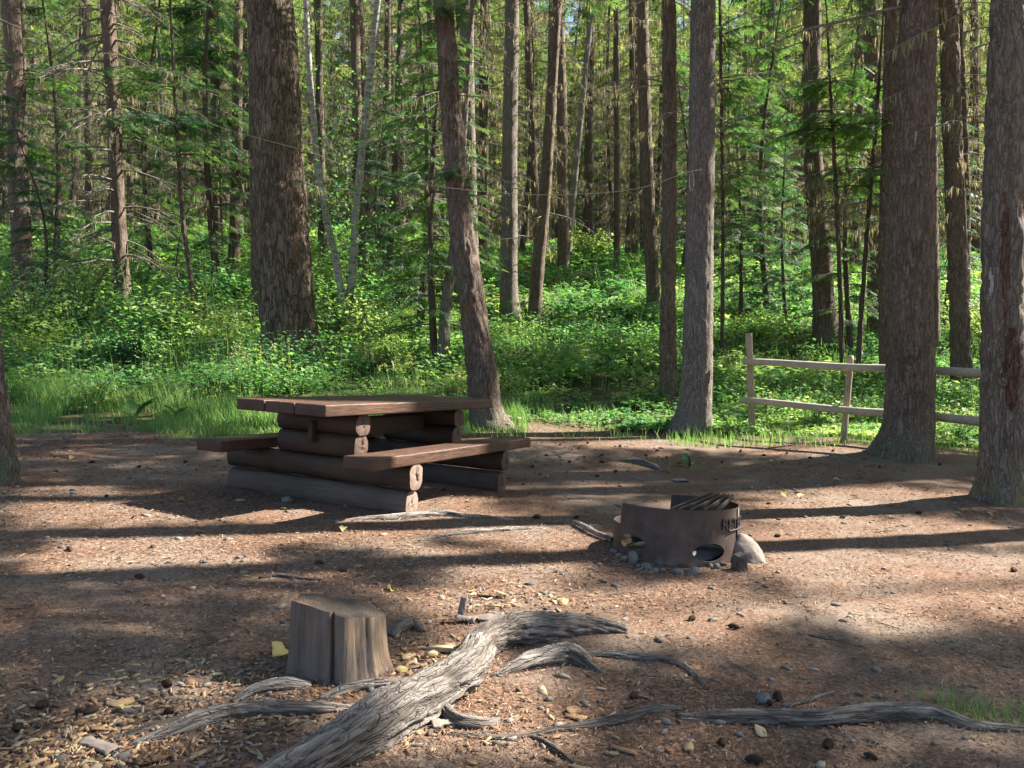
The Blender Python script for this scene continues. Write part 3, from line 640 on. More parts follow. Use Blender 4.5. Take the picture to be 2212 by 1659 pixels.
# ---- canopy: sprays hung where the sun's rays to the shaded places cross a crown
crowns = [MB() for _ in tree_info]
climb = [MB() for _ in tree_info]
def crown_range(t): return max(t['frame_top'] + .4, t['base'][2] + 6.) if t['dep'] < 15 else max(t['base'][2] + 8., t['frame_top'] - .8 if t['dep'] < 24 else 0), t['base'][2] + t['H'] - .5
def crown_r(t, z):
    a, b = crown_range(t); return t['rc'] * (1.05 - np.clip((z - a) / (b - a), 0, 1)) ** .6 + .3
def shade_samples(x0, x1, y0, y1, dens):
    n = int((x1 - x0) * (y1 - y0) * dens); x = x0 + (x1 - x0) * rng.random(n); y = y0 + (y1 - y0) * rng.random(n)
    k = np.abs(x) < y * .72 + 1.2; x, y = x[k], y[k]
    P = np.stack([x, y, height(x, y)], 1); return P[~is_lit(P)]
def hang_canopy(P, sc, dil=1.0):
    T = len(tree_info); n = len(P); zmin = np.full((n, T), np.nan); ok = np.zeros((n, T), bool)
    for j, t in enumerate(tree_info):
        a, b = crown_range(t)
        if b - a < 2: continue
        zmid = np.full(n, (a + b) / 2)
        for _ in range(3):
            ax = axis_xy(t['P'], zmid); k = (ax - P[:, :2]) @ SV[:2] / (SV[:2] @ SV[:2]); zmid = np.clip(P[:, 2] + k * SV[2], a - 3, b + 3)
        q = P + k[:, None] * SV; dist = np.linalg.norm(q[:, :2] - axis_xy(t['P'], q[:, 2]), axis=1); rr = crown_r(t, q[:, 2])
        ok[:, j] = (k > 0) & (q[:, 2] > a) & (q[:, 2] < b) & (dist < rr)
        zmin[:, j] = k + (rng.random(n) - .5) * 1.2 * np.sqrt(np.clip(rr ** 2 - dist ** 2, 0, None))
    got = ok.any(1); s = ok * rng.random(ok.shape); j = s.argmax(1)
    Q = P + zmin[np.arange(n), j][:, None] * SV
    fr = in_frame(Q) & (np.array([t['dep'] for t in tree_info])[j] < 15)
    keep = got & ~fr & sun_free(Q, .12, dil)
    for jj in np.unique(j[keep]):
        m = keep & (j == jj); q = Q[m]; N = len(q); ax = axis_xy(tree_info[jj]['P'], q[:, 2])
        out = np.column_stack([q[:, :2] - ax, np.full(N, -.35)]) + rng.normal(0, .25, (N, 3))
        Rm = basis(out, rng.normal(0, .4, N)); s_ = sc * (.7 + .6 * rng.random(N))
        inst(crowns[jj], FAN_V, FAN_F, q - Rm[:, :, 0] * s_[:, None] * .5, Rm, s_, np.clip(.4 + rng.normal(0, .25, N), 0, 1))
    return got.mean(), keep.sum()
hang_canopy(shade_samples(-5, 5, 1.2, 3.9, 200), .3, .4)
hang_canopy(shade_samples(-7, 7, 3.9, 6.6, 110), .38, .5)
hang_canopy(shade_samples(-9, 9, 6.6, 9.6, 44), .52, .8)
hang_canopy(shade_samples(-12, 12, 9.6, 14, 9), .75)
# a looser filling so the crowns look whole
for j, t in enumerate(tree_info):
    a, b = crown_range(t); n = (120 if t['dep'] < 16 else 60) * (b - a > 2)
    z = a + (b - a) * rng.random(n); az = rng.random(n) * 6.283; rr = crown_r(t, z) * np.sqrt(rng.random(n)); ax = axis_xy(t['P'], z)
    Q = np.column_stack([ax[:, 0] + rr * np.cos(az), ax[:, 1] + rr * np.sin(az), z - .15 * rr])
    k = sun_free(Q + np.column_stack([.4 * np.cos(az), .4 * np.sin(az), 0 * az]), .25, 1.4) & ~(in_frame(Q) & (t['dep'] < 15)); Q = Q[k]; az = az[k]; N = len(Q)
    out = np.stack([np.cos(az), np.sin(az), np.full(N, -.3)], 1) + rng.normal(0, .2, (N, 3))
    inst(crowns[j], FAN_V, FAN_F, Q, basis(out, rng.normal(0, .4, N)), .7 + .4 * rng.random(N), np.clip(.45 + rng.normal(0, .25, N), 0, 1))

for j, t in enumerate(tree_info):
    near = t['dep'] < 15 and not t.get('side'); sides = 64 if near else (20 if t.get('side') else 28)
    amp = {'bark_furrowed': .05, 'bark_grey': .012, 'birch_bark': .003}.get(t['bark'], .024) * (1 if near else .8)
    fth = {'bark_furrowed': 16, 'bark_grey': 34}.get(t['bark'], 24) * max(.6, t['P'][1, 3] / .25) * .5
    V, f = trunk_grid(t['P'], t['P'][:, 3][:], sides, amp, {'bark_furrowed': 2.2}.get(t['bark'], 5.), fth, j + 1., t['flare'], .035 if near else .12, t['frame_top'] - t['base'][2] + .3) if False else trunk_grid(t['P'][:, :3], t['P'][:, 3], sides, amp, {'bark_furrowed': 2.2}.get(t['bark'], 5.), fth, j + 1., t['flare'], .035 if near else .12, max(3., t['frame_top'] - t['base'][2] + .3))
    t['f'] = f; t['V'] = V
    lab = t['label'] or 'unseen fir added beyond the right edge to shade the campsite'
    r = root(t['name'], t['base'], lab, 'birch' if 'birch' in t['name'] else 'tree', 'unseen shade firs beside the campsite' if t.get('side') else None); t['root'] = r
    me = make_mesh('trunk', V.reshape(-1, 3) - t['base'], grid_faces(len(f), sides), None, True)
    link('trunk', me, M[t['bark']], r)

exec_trees = True
# ---- dead limbs, lichen and living boughs of the trees one can tell apart
def add_part(j, nm, mb, m, smooth=False):
    if mb.n:
        me = mb.mesh(nm, smooth); me.transform(Matrix.Translation(-Vector(tree_info[j]['base']))); o = link(nm, me, m, tree_info[j]['root'])
        if nm in ('hanging_lichen', 'dead_branches', 'limb'): o['kind'] = 'stuff'
for j, t in enumerate(tree_info):
    dl, li = MB(), MB()
    if t.get('side'): pass
    elif t['name'] == 'dead_branched_fir':
        for z0 in np.arange(1.3, 8.2, .34):
            dead_limbs(dl, li, t['f'], z0, z0 + .2, 5, 1.8 - .06 * z0, .42, 9, .022)
    elif 'birch' in t['name']:
        dead_limbs(dl, li, t['f'], 3, 8, 14, .9, -.1, 0, .007)
    elif t['dep'] > 12:
        n = {'young_fir': 26}.get(t['name'], 46)
        dead_limbs(dl, li, t['f'], 2.2 if t['dep'] > 16 else 3., min(t['H'] * .6, 11), n, 1.25, .3, 8, .011)
    else:
        dead_limbs(dl, li, t['f'], 3.2, 6.5, 7, .8, .3, 5, .009)
    if t['name'] == 'big_fir' and t['dep'] == 9.:
        for pts, w0 in (([(1955, 15, 9.), (1910, 22, 8.8), (1865, 35, 8.7), (1810, 48, 8.6), (1760, 58, 8.5), (1690, 85, 8.4), (1640, 105, 8.4)], .02), ([(1800, 47, 8.6), (1775, 75, 8.5), (1745, 100, 8.45), (1742, 130, 8.45)], .01),
                        ([(1875, 30, 8.7), (1862, 55, 8.6), (1850, 90, 8.6), (1853, 140, 8.6)], .009), ([(2110, 10, 9.2), (2055, 40, 9.), (2020, 60, 8.8), (1985, 75, 8.5), (1940, 100, 8.4), (1880, 140, 8.3)], .013)):
            Q = smooth_path(np.array([at(*p) for p in pts]), .12); tube(dl, Q, np.linspace(w0, w0 * .35, len(Q)), 6, .8, False); hang(li, Q, 26, .13)
    add_part(j, 'dead_branches', dl, M['dead_wood'] if t['name'] != 'birch_tree' else M['bark_far'], True)
    add_part(j, 'hanging_lichen', li, M['lichen'])
# living boughs low on some trunks
def bough(j, u, v, n, L, mtl, sc=.28, spread=(0, 6.28), dr=.25):
    t = tree_info[j]; mb, lb = MB(), MB(); p0 = at(u, v, t['dep'])
    for k in range(n):
        z = p0[2] + rng.normal(0, .12); a = axis_xy(t['P'], z); az = spread[0] + (spread[1] - spread[0]) * rng.random()
        branch_sprays(mb, lb, np.array([a[0], a[1], z]), az, L * (.6 + .6 * rng.random()), dr, .12, sc, .5 + .2 * rng.random())
    add_part(j, 'foliage', mb, M[mtl]); add_part(j, 'limb', lb, M['bark_far'])
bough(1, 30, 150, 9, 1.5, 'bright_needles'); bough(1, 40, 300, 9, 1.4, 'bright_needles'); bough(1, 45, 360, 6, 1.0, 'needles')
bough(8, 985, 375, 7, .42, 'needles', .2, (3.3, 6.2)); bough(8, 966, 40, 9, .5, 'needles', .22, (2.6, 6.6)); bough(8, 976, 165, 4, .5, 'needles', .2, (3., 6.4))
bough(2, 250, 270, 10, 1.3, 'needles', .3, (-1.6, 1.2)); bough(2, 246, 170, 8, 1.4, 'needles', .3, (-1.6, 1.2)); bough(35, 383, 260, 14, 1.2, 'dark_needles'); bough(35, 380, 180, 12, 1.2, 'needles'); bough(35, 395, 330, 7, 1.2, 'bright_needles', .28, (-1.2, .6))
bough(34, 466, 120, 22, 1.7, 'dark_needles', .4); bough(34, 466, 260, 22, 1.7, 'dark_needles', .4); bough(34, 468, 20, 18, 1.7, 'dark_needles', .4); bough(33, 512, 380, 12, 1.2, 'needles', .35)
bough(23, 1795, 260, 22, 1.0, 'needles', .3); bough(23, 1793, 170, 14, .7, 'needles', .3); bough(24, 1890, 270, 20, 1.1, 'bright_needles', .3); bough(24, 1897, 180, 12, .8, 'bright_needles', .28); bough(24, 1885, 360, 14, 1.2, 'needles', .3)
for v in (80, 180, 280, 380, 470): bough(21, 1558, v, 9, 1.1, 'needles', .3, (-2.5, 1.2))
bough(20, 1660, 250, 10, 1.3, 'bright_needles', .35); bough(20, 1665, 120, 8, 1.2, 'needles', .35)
# birch leaves
for j in (6, 7):
    mb = MB(); t = tree_info[j]; n = 1500; z = t['base'][2] + 1.2 + (t['H'] - 2) * rng.random(n) ** 1.1; ax = axis_xy(t['P'], z); az = rng.random(n) * 6.283
    # leaves gather on twigs: clusters
    cl = rng.integers(0, 110, n); ca = rng.random(110) * 6.283; cr = .25 + .9 * rng.random(110); cz = t['base'][2] + 1.5 + (t['H'] - 3) * rng.random(110)
    ax = axis_xy(t['P'], cz[cl]); p = np.column_stack([ax[:, 0] + cr[cl] * np.cos(ca[cl]), ax[:, 1] + cr[cl] * np.sin(ca[cl]), cz[cl]]) + rng.normal(0, .17, (n, 3))
    inst(mb, LEAF_V, LEAF_F, p, eulerz(rng.random(n) * 6.283, .5 + rng.normal(0, .4, n), rng.normal(0, .5, n)), .075 + .04 * rng.random(n), rng.random(n)); add_part(j, 'leaves', mb, M['birch_leaves'])
for j, t in enumerate(tree_info):
    if 'birch' not in t['name']: add_part(j, 'crown', crowns[j], M['needles'])
# scars on bark
def patch(j, u, v, du, dv, m, nm, label=None, lift=.006):
    t = tree_info[j]; V, f = t['V'], t['f']; uu, vv, _ = proj(V); front = V[:, :, 1] < f[:, 1][:, None] + .02
    a = ((uu - u) / du) ** 2 + ((vv - v) / dv) ** 2 + 1.5 * (fbm(uu * .14, vv * .06, j) - .5); sel = (a < 1) & front
    n, s = sel.shape; F = grid_faces(n, s); q = sel.ravel(); F = F[q[F].all(1)]
    if not len(F): return
    used = np.unique(F); mp = -np.ones(n * s, int); mp[used] = np.arange(len(used))
    c = np.repeat(f[:, :3], s, 0)[used]; P = V.reshape(-1, 3)[used]; d = P - c; d /= np.linalg.norm(d, axis=1, keepdims=True)
    edge = np.clip((1 - a.ravel()[used]) * 3, 0, 1); P = P + d * (lift * (edge - .25))[:, None]
    o = link(nm, make_mesh(nm, P - t['base'], mp[F], None, True), m, t['root'])
    if label: o['label'] = label
patch(8, 1006, 665, 9, 28, M['scar'], 'bark_scar', 'orange bark scar'); patch(8, 1022, 662, 7, 22, M['scar'], 'bark_scar', 'orange bark scar'); patch(8, 1012, 775, 9, 30, M['scar'], 'bark_scar', 'brown bark scar low on trunk')
patch(30, 2172, 560, 13, 150, M['scar_red'], 'bark_wound', 'red-brown wound streak'); patch(30, 2185, 790, 22, 95, M['scar_red'], 'bark_wound', 'red-brown wound low on trunk'); patch(30, 2141, 610, 7, 40, M['bare_wood'], 'bare_wood_streak')
patch(5, 640, 520, 9, 60, M['scar'], 'bark_scar'); patch(5, 600, 300, 7, 60, M['scar'], 'bark_scar')

# ------------------------------------------------------------------ the crowded wood on the slope
def proto_tree(seed, H, r0, zc, nb, bl, dead, deadL, mtl, lic=9, sc=.42, droop=.3):
    global rng
    old = rng; rng = np.random.default_rng(seed)
    ln = rng.normal(0, .018, 2); cv = rng.normal(0, .25, 2)
    zs = np.array([-.3, 0, H * .15, H * .3, H * .5, H * .75, H]); P = np.column_stack([ln[0] * zs + cv[0] * np.sin(zs / H * 4), ln[1] * zs + cv[1] * np.sin(zs / H * 4), zs])
    P[:, :2] -= P[1, :2]
    V, f = trunk_grid(P, r0 * (1 - .93 * np.clip(zs / H, 0, 1)), 12, .012, 4, 14, seed, .3, .3, 30)
    tr = make_mesh('trunk', V.reshape(-1, 3), grid_faces(len(f), 12), None, True); tr.materials.append(M['bark_far'])
    dl, li, cr = MB(), MB(), MB()
    if dead: dead_limbs(dl, li, f, 1.2, min(H * .62, zc + 3), dead, deadL, .3, lic, .012)
    for k in range(nb):
        z = zc + (H - .2 - zc) * (k + rng.random()) / nb; q = (H - z) / (H - zc); i = int(np.argmin(np.abs(f[:, 2] - z)))
        branch_sprays(cr, dl, f[i, :3], rng.random() * 6.283, bl * (.18 + .82 * q ** .8) * (.7 + .5 * rng.random()), droop, .4 * sc, sc, .25 + .5 * rng.random())
    out = [('trunk', tr, M['bark_far'])]
    if dl.n: out.append(('dead_branches', dl.mesh('dead_branches'), M['dead_wood']))
    if li.n: out.append(('hanging_lichen', li.mesh('hanging_lichen'), M['lichen']))
    out.append(('crown', cr.mesh('crown'), M[mtl]))
    for _, me, m in out:
        me.materials.clear(); me.materials.append(m)
    rng = old; return out
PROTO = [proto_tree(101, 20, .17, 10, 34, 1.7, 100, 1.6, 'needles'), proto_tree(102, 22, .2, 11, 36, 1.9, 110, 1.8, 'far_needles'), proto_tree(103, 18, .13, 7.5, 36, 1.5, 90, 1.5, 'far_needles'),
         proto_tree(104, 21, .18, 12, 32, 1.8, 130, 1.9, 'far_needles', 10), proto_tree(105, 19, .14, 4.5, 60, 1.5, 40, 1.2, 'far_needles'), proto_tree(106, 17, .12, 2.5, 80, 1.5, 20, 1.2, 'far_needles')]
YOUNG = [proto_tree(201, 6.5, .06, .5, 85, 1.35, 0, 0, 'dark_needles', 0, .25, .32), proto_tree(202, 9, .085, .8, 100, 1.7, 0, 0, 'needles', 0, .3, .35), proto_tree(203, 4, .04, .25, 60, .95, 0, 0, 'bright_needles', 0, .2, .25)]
def plant_tree(proto, nm, x, y, s, rz, label, cat, group=None):
    r = root(nm, (x, y, float(height(x, y))), label, cat, group); r.rotation_euler = (0, 0, rz); r.scale = (s, s, s * (.9 + .2 * rng.random()))
    for pn, me, m in proto:
        o = bpy.data.objects.new(pn, me); COL.objects.link(o); o.parent = r
        if pn in ('hanging_lichen', 'dead_branches'): o['kind'] = 'stuff'
    return r
taken = [tuple(t['base'][:2]) for t in tree_info]
def place_wood(n, y0, y1, half, md, label, group, protos=PROTO):
    k = 0; tries = 0
    while k < n and tries < 20000:
        tries += 1; y = y0 + (y1 - y0) * math.sqrt(rng.random()); x = (rng.random() * 2 - 1) * (half * y + 2)
        if any((x - a) ** 2 + (y - b) ** 2 < md * md for a, b in taken): continue
        if y < 24:       # keep open the view lines to the clearing on the slope
            u, v, d = proj(np.array([x, y, float(height(x, y))]))
            if 1230 < u < 1330 or 860 < u < 950: continue
        taken.append((x, y)); k += 1
        plant_tree(protos[rng.integers(len(protos))], 'slender_fir', x, y, .8 + .45 * rng.random(), rng.random() * 6.283, label, 'tree', group)
place_wood(46, 22, 36, .66, 1.7, 'slender lichen-hung fir trunk among many on the wooded slope', 'slender firs on the slope')
place_wood(140, 36, 62, .68, 1.6, 'thin distant fir in the dense wood at the top of the slope', 'distant firs at the top of the slope')
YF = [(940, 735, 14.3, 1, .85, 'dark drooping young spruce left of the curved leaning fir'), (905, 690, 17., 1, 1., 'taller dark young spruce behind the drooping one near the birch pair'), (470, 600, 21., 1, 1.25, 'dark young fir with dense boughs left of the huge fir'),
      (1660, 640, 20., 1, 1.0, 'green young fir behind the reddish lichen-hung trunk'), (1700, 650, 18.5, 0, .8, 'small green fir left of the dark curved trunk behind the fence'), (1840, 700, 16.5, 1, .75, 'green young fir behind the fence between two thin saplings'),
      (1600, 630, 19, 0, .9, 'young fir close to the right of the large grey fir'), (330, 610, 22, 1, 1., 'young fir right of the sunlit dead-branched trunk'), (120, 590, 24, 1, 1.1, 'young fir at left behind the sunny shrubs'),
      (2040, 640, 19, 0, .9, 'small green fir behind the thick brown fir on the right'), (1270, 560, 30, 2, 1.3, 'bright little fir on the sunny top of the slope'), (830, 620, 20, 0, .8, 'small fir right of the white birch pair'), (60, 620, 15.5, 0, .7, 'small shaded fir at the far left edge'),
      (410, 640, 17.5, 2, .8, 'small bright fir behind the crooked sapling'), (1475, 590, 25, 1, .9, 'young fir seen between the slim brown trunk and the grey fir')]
for u, v, Y, pi, s, lab in YF:
    x = at(u, v, Y)[0]; plant_tree(YOUNG[pi], 'young_fir', x, Y, s, rng.random() * 6.28, lab, 'tree')
# the far wood behind everything: one mass
def far_wood():
    tr, fo = MB(), MB()
    for _ in range(300):
        y = 62 + 50 * rng.random(); x = (rng.random() * 2 - 1) * (.75 * y + 6); z = float(height(x, y)); H = 25 + 11 * rng.random(); ln = rng.normal(0, .02, 2)
        s = np.array([-.3, 5, 12, H]); tube(tr, np.column_stack([x + ln[0] * s, y + ln[1] * s, z + s]), np.array([.19, .16, .11, .02]) * (.7 + .6 * rng.random()), 6, .5, False)
        n = 270; q = rng.random(n) ** .9; zz = 1.5 + (H - 1.6) * q; rr = 2.4 * (1.02 - q) ** .6 * np.sqrt(rng.random(n)); az = rng.random(n) * 6.283
        p = np.column_stack([x + ln[0] * zz + rr * np.cos(az), y + ln[1] * zz + rr * np.sin(az), z + zz]); d = np.stack([np.cos(az), np.sin(az), np.full(n, -.4)], 1) + rng.normal(0, .25, (n, 3))
        inst(fo, FAN_V * np.array([1, 1.2, 1]), FAN_F, p, basis(d, rng.normal(0, .5, n)), 1.1 + 1. * rng.random(n), np.clip(rng.random() * .7 + rng.normal(.15, .2, n), 0, 1))
    o = link('far_wood', tr.mesh('far_wood'), M['bark_far']); me = o.data; me.materials.append(M['far_needles'])
    o['kind'] = 'stuff'; o['label'] = 'dense sunlit conifer wood far behind the slope'
    o2 = link('far_foliage', fo.mesh('far_foliage'), M['far_needles']); o2['kind'] = 'stuff'; o2['label'] = 'yellow-green sunlit foliage of the far wood'
far_wood()

# ------------------------------------------------------------------ undergrowth and grass
BL_V = np.array([[0, -.5, 0], [0, .5, 0], [.08, -.4, .5], [.08, .4, .5], [.32, 0, 1.]]); BL_F = np.array([[0, 1, 3], [0, 3, 2], [2, 3, 4]])
TRI_V = np.concatenate([LEAF_V * np.array([.62, .62, .7]) @ np.array([[math.cos(a), math.sin(a), 0], [-math.sin(a), math.cos(a), 0], [0, 0, 1]]) for a in (0, 1.25, -1.25)]); TRI_F = np.concatenate([LEAF_F + 4 * k for k in range(3)])
def undergrowth():
    mb = MB(); st = MB()
    def zone(y0, y1, n_pl, per, size, hmax, half):
        y = y0 + (y1 - y0) * rng.random(n_pl); x = (rng.random(n_pl) * 2 - 1) * (half * y + 1.5)
        k = (y > veg_line(x) + .6 + (x < -.9) * (1.2 + .9 * rng.random(n_pl))) & (fbm(x * .55, y * .55, 4.4) + .25 * rng.random(n_pl) > .5)
        x, y = x[k], y[k]; n = len(x); edge = np.clip((y - veg_line(x) - .5) / 2.2, .25, 1)
        h = hmax * edge * (.35 + .9 * fbm(x * .45, y * .45, 9.) ** 1.2 * 1.3) * (.6 + .6 * rng.random(n)) * np.where(x < -1.5 - .08 * y, 1.15, .55)
        z = height(x, y); tn = np.clip(-.1 + 1.1 * fbm(x * .7, y * .7, 2.) + rng.normal(0, .14, n), 0, 1)
        lm = .6 + .9 * vnoise(x * .9 + 31, y * .9, 5.)                  # each patch has its own leaf size
        i = np.repeat(np.arange(n), per); N = len(i); q = rng.random(N) ** .45; rad = (.12 + .4 * h[i]) * np.sqrt(rng.random(N)) * (.4 + .7 * q); az = rng.random(N) * 6.283
        p = np.column_stack([x[i] + rad * np.cos(az), y[i] + rad * np.sin(az), z[i] + h[i] * q * (1.05 - .5 * (rad / (.12 + .4 * h[i])) ** 2) + .02])
        tri = (vnoise(x * .6 + 9, y * .6, 3.)[i] > .5)
        for sel, tv, tf, k in ((tri, TRI_V, TRI_F, 1.25), (~tri, LEAF_V, LEAF_F, 1.)):
            m = int(sel.sum()); inst(mb, tv, tf, p[sel], eulerz(az[sel] + rng.normal(0, .9, m), .15 + rng.normal(0, .3, m), rng.normal(0, .3, m)), k * size * lm[i][sel] * (.6 + .7 * rng.random(m)), np.clip(tn[i][sel] + rng.normal(0, .16, m), 0, 1))
        g = rng.random(n) < .5; m = int(g.sum()) * 3; gi = np.repeat(np.nonzero(g)[0], 3)                  # grass and bare stems standing out of the leaves
        xx = x[gi] + rng.normal(0, .12, m); yy = y[gi] + rng.normal(0, .12, m); ln = h[gi] * (.8 + .8 * rng.random(m)) + .05
        inst(st, BL_V, BL_F, np.column_stack([xx, yy, height(xx, yy)]), eulerz(rng.random(m) * 6.283, rng.normal(0, .2, m)), np.stack([ln * .5, .1 * size * np.ones(m), ln], 1), .3 + .7 * rng.random(m))
    zone(9.3, 13, 2700, 22, .066, .5, .72); zone(9.6, 13, 150, 55, .06, .95, .72); zone(13, 18, 3000, 20, .085, .6, .7); zone(13, 18, 240, 55, .08, 1.3, .7); zone(18, 27, 3200, 17, .12, .65, .7); zone(18, 27, 220, 45, .11, 1.4, .7); zone(27, 46, 3400, 15, .17, .7, .7); zone(46, 70, 1300, 14, .28, .8, .7)
    o = link('grass_stems', st.mesh('grass_stems'), M['grass']); o['kind'] = 'stuff'; o['label'] = 'grass blades standing among the undergrowth'
    o = link('undergrowth', mb.mesh('undergrowth'), M['leaves']); o['kind'] = 'stuff'; o['label'] = 'leafy green undergrowth covering the slope'
undergrowth()
def blades(mb, x, y, ln, wd, tn):
    n = len(x); Rm = eulerz(rng.random(n) * 6.283, rng.normal(0, .22, n)); sc = np.stack([ln * (.6 + rng.random(n)), wd, ln], 1)
    inst(mb, BL_V, BL_F, np.column_stack([x, y, height(x, y) - .01]), Rm, sc, np.clip(tn, 0, 1))
def grass():
    mb = MB()
    n = 52000; x = -11 + 11.2 * rng.random(n); y = 8.2 + 3.2 * rng.random(n); e = y - veg_line(x)
    cl = fbm(x * 1.7, y * 1.7, 3.)
    k = (e > -.25 + .9 * fbm(x * 2.5, y * 2.5) * rng.random(n)) & (e < 2.6) & (cl + .2 * rng.random(n) > .46) & (np.abs(x) < .75 * y); x, y, e = x[k], y[k], e[k]; N = len(x)
    blades(mb, x, y, (.05 + .2 * np.clip(e / 1.8, 0, 1)) * (.5 + 1.1 * rng.random(N)) * (.5 + 1.1 * vnoise(x * 1.9, y * 1.9, 4.)), .006 + .006 * rng.random(N), .2 + .55 * fbm(x * 1.3, y * 1.3) + rng.normal(0, .16, N))
    n = 15000; x = -1. + 10 * rng.random(n); y = 8.6 + 4 * rng.random(n); e = y - veg_line(x); cl = fbm(x * 2.2, y * 2.2, 6.)
    k = (e > -.5) & (e < 2) & (cl + .12 * rng.random(n) > .55) & (np.abs(x) < .7 * y); x, y = x[k], y[k]; N = len(x)
    blades(mb, x, y, .07 + .16 * rng.random(N) ** 2, .006 + .006 * rng.random(N), .35 + .3 * rng.random(N))
    for (u, v, sp, n) in [(2085, 1540, .08, 150), (2150, 1545, .04, 40), (1500, 1015, .12, 90), (1420, 1000, .15, 70), (1660, 1000, .1, 60), (1380, 1005, .15, 40), (1490, 930, .2, 120), (1180, 935, .3, 150), (1130, 1000, .1, 60), (1320, 980, .2, 40)]:
        c = ground(u, v); blades(mb, c[0] + rng.normal(0, sp, n), c[1] + rng.normal(0, sp, n), .03 + .06 * rng.random(n), .002 + .002 * rng.random(n), .1 + .4 * rng.random(n))
    n = 9000; y = 13 + 17 * rng.random(n); x = (rng.random(n) * 2 - 1) * .7 * y
    blades(mb, x, y, .2 + .3 * rng.random(n), .012 + .012 * rng.random(n), .3 + .5 * rng.random(n))
    o = link('grass', mb.mesh('grass'), M['grass']); o['kind'] = 'stuff'; o['label'] = 'soft green grass along the edge of the clearing'
grass()
# shrubs and plants one can point at
def shrub(u, v, Y, h, wd, n, size, label, mtl='leaves', nm='shrub', tn=.4):
    x = at(u, v, Y)[0]; z = float(height(x, Y)); mb, st = MB(), MB()
    r = root(nm, (x, Y, z), label, 'shrub')
    m = max(5, n // 45); tips = []
    for k in range(m):
        az = rng.random() * 6.283; rr = wd * math.sqrt(rng.random()); hh = h * (.45 + .6 * rng.random()) * (1.1 - .35 * rr / wd); s = np.linspace(0, 1, 5)
        Q = np.column_stack([rr * np.cos(az) * s ** 1.3, rr * np.sin(az) * s ** 1.3, hh * s - .02]) + rng.normal(0, .02, (5, 3)) * s[:, None]
        tube(st, Q, np.linspace(.006, .002, 5) * (1 + h), 4, .5, False); tips.append(Q)
    i = rng.integers(0, m, n); T = np.array(tips); q = .25 + .75 * rng.random(n) ** .7; a = np.clip((q * 4).astype(int), 0, 3); b = q * 4 - a
    p = T[i, a] * (1 - b)[:, None] + T[i, a + 1] * b[:, None] + rng.normal(0, .05 + .06 * h, (n, 3)) * np.array([1, 1, .5]); p[:, 2] = np.abs(p[:, 2])
    inst(mb, LEAF_V, LEAF_F, p, eulerz(rng.random(n) * 6.283, .2 + rng.normal(0, .35, n), rng.normal(0, .4, n)), size * (.6 + .7 * rng.random(n)), np.clip(tn + rng.normal(0, .18, n), 0, 1))
    link('stems', st.mesh('stems'), M['bark_far'], r); link('leaves', mb.mesh('leaves'), M[mtl], r); return r
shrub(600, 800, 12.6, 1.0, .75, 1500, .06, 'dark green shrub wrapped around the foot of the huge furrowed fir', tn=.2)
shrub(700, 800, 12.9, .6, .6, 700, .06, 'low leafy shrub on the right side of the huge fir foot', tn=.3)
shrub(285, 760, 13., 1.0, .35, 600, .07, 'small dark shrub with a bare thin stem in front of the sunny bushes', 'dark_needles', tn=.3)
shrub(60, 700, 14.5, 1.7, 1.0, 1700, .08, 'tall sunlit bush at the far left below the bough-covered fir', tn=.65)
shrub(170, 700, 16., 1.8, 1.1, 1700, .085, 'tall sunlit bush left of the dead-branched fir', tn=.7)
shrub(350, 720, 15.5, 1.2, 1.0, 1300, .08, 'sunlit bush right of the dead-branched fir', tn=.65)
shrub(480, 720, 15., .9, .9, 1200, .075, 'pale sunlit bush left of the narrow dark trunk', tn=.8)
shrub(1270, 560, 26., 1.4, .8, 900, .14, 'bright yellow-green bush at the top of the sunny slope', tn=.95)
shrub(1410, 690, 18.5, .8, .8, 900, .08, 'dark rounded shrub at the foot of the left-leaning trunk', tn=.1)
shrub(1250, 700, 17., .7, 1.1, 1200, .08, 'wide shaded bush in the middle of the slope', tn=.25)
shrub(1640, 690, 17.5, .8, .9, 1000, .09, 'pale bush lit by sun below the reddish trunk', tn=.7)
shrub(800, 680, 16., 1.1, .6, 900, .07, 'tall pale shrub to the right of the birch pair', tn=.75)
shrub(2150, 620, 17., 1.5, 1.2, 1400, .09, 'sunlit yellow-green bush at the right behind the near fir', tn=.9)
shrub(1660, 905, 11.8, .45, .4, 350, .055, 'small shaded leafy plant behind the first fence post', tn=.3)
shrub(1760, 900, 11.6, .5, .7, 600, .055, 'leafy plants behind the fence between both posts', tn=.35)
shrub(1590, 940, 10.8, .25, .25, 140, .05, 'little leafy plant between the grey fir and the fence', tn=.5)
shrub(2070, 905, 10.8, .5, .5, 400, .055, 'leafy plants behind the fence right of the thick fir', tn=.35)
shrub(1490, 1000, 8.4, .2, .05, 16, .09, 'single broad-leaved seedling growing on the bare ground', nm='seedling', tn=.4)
shrub(190, 800, 10.6, .62, .32, 380, .06, 'small lit bush with reddish stems at the grass edge on the left', tn=.8)
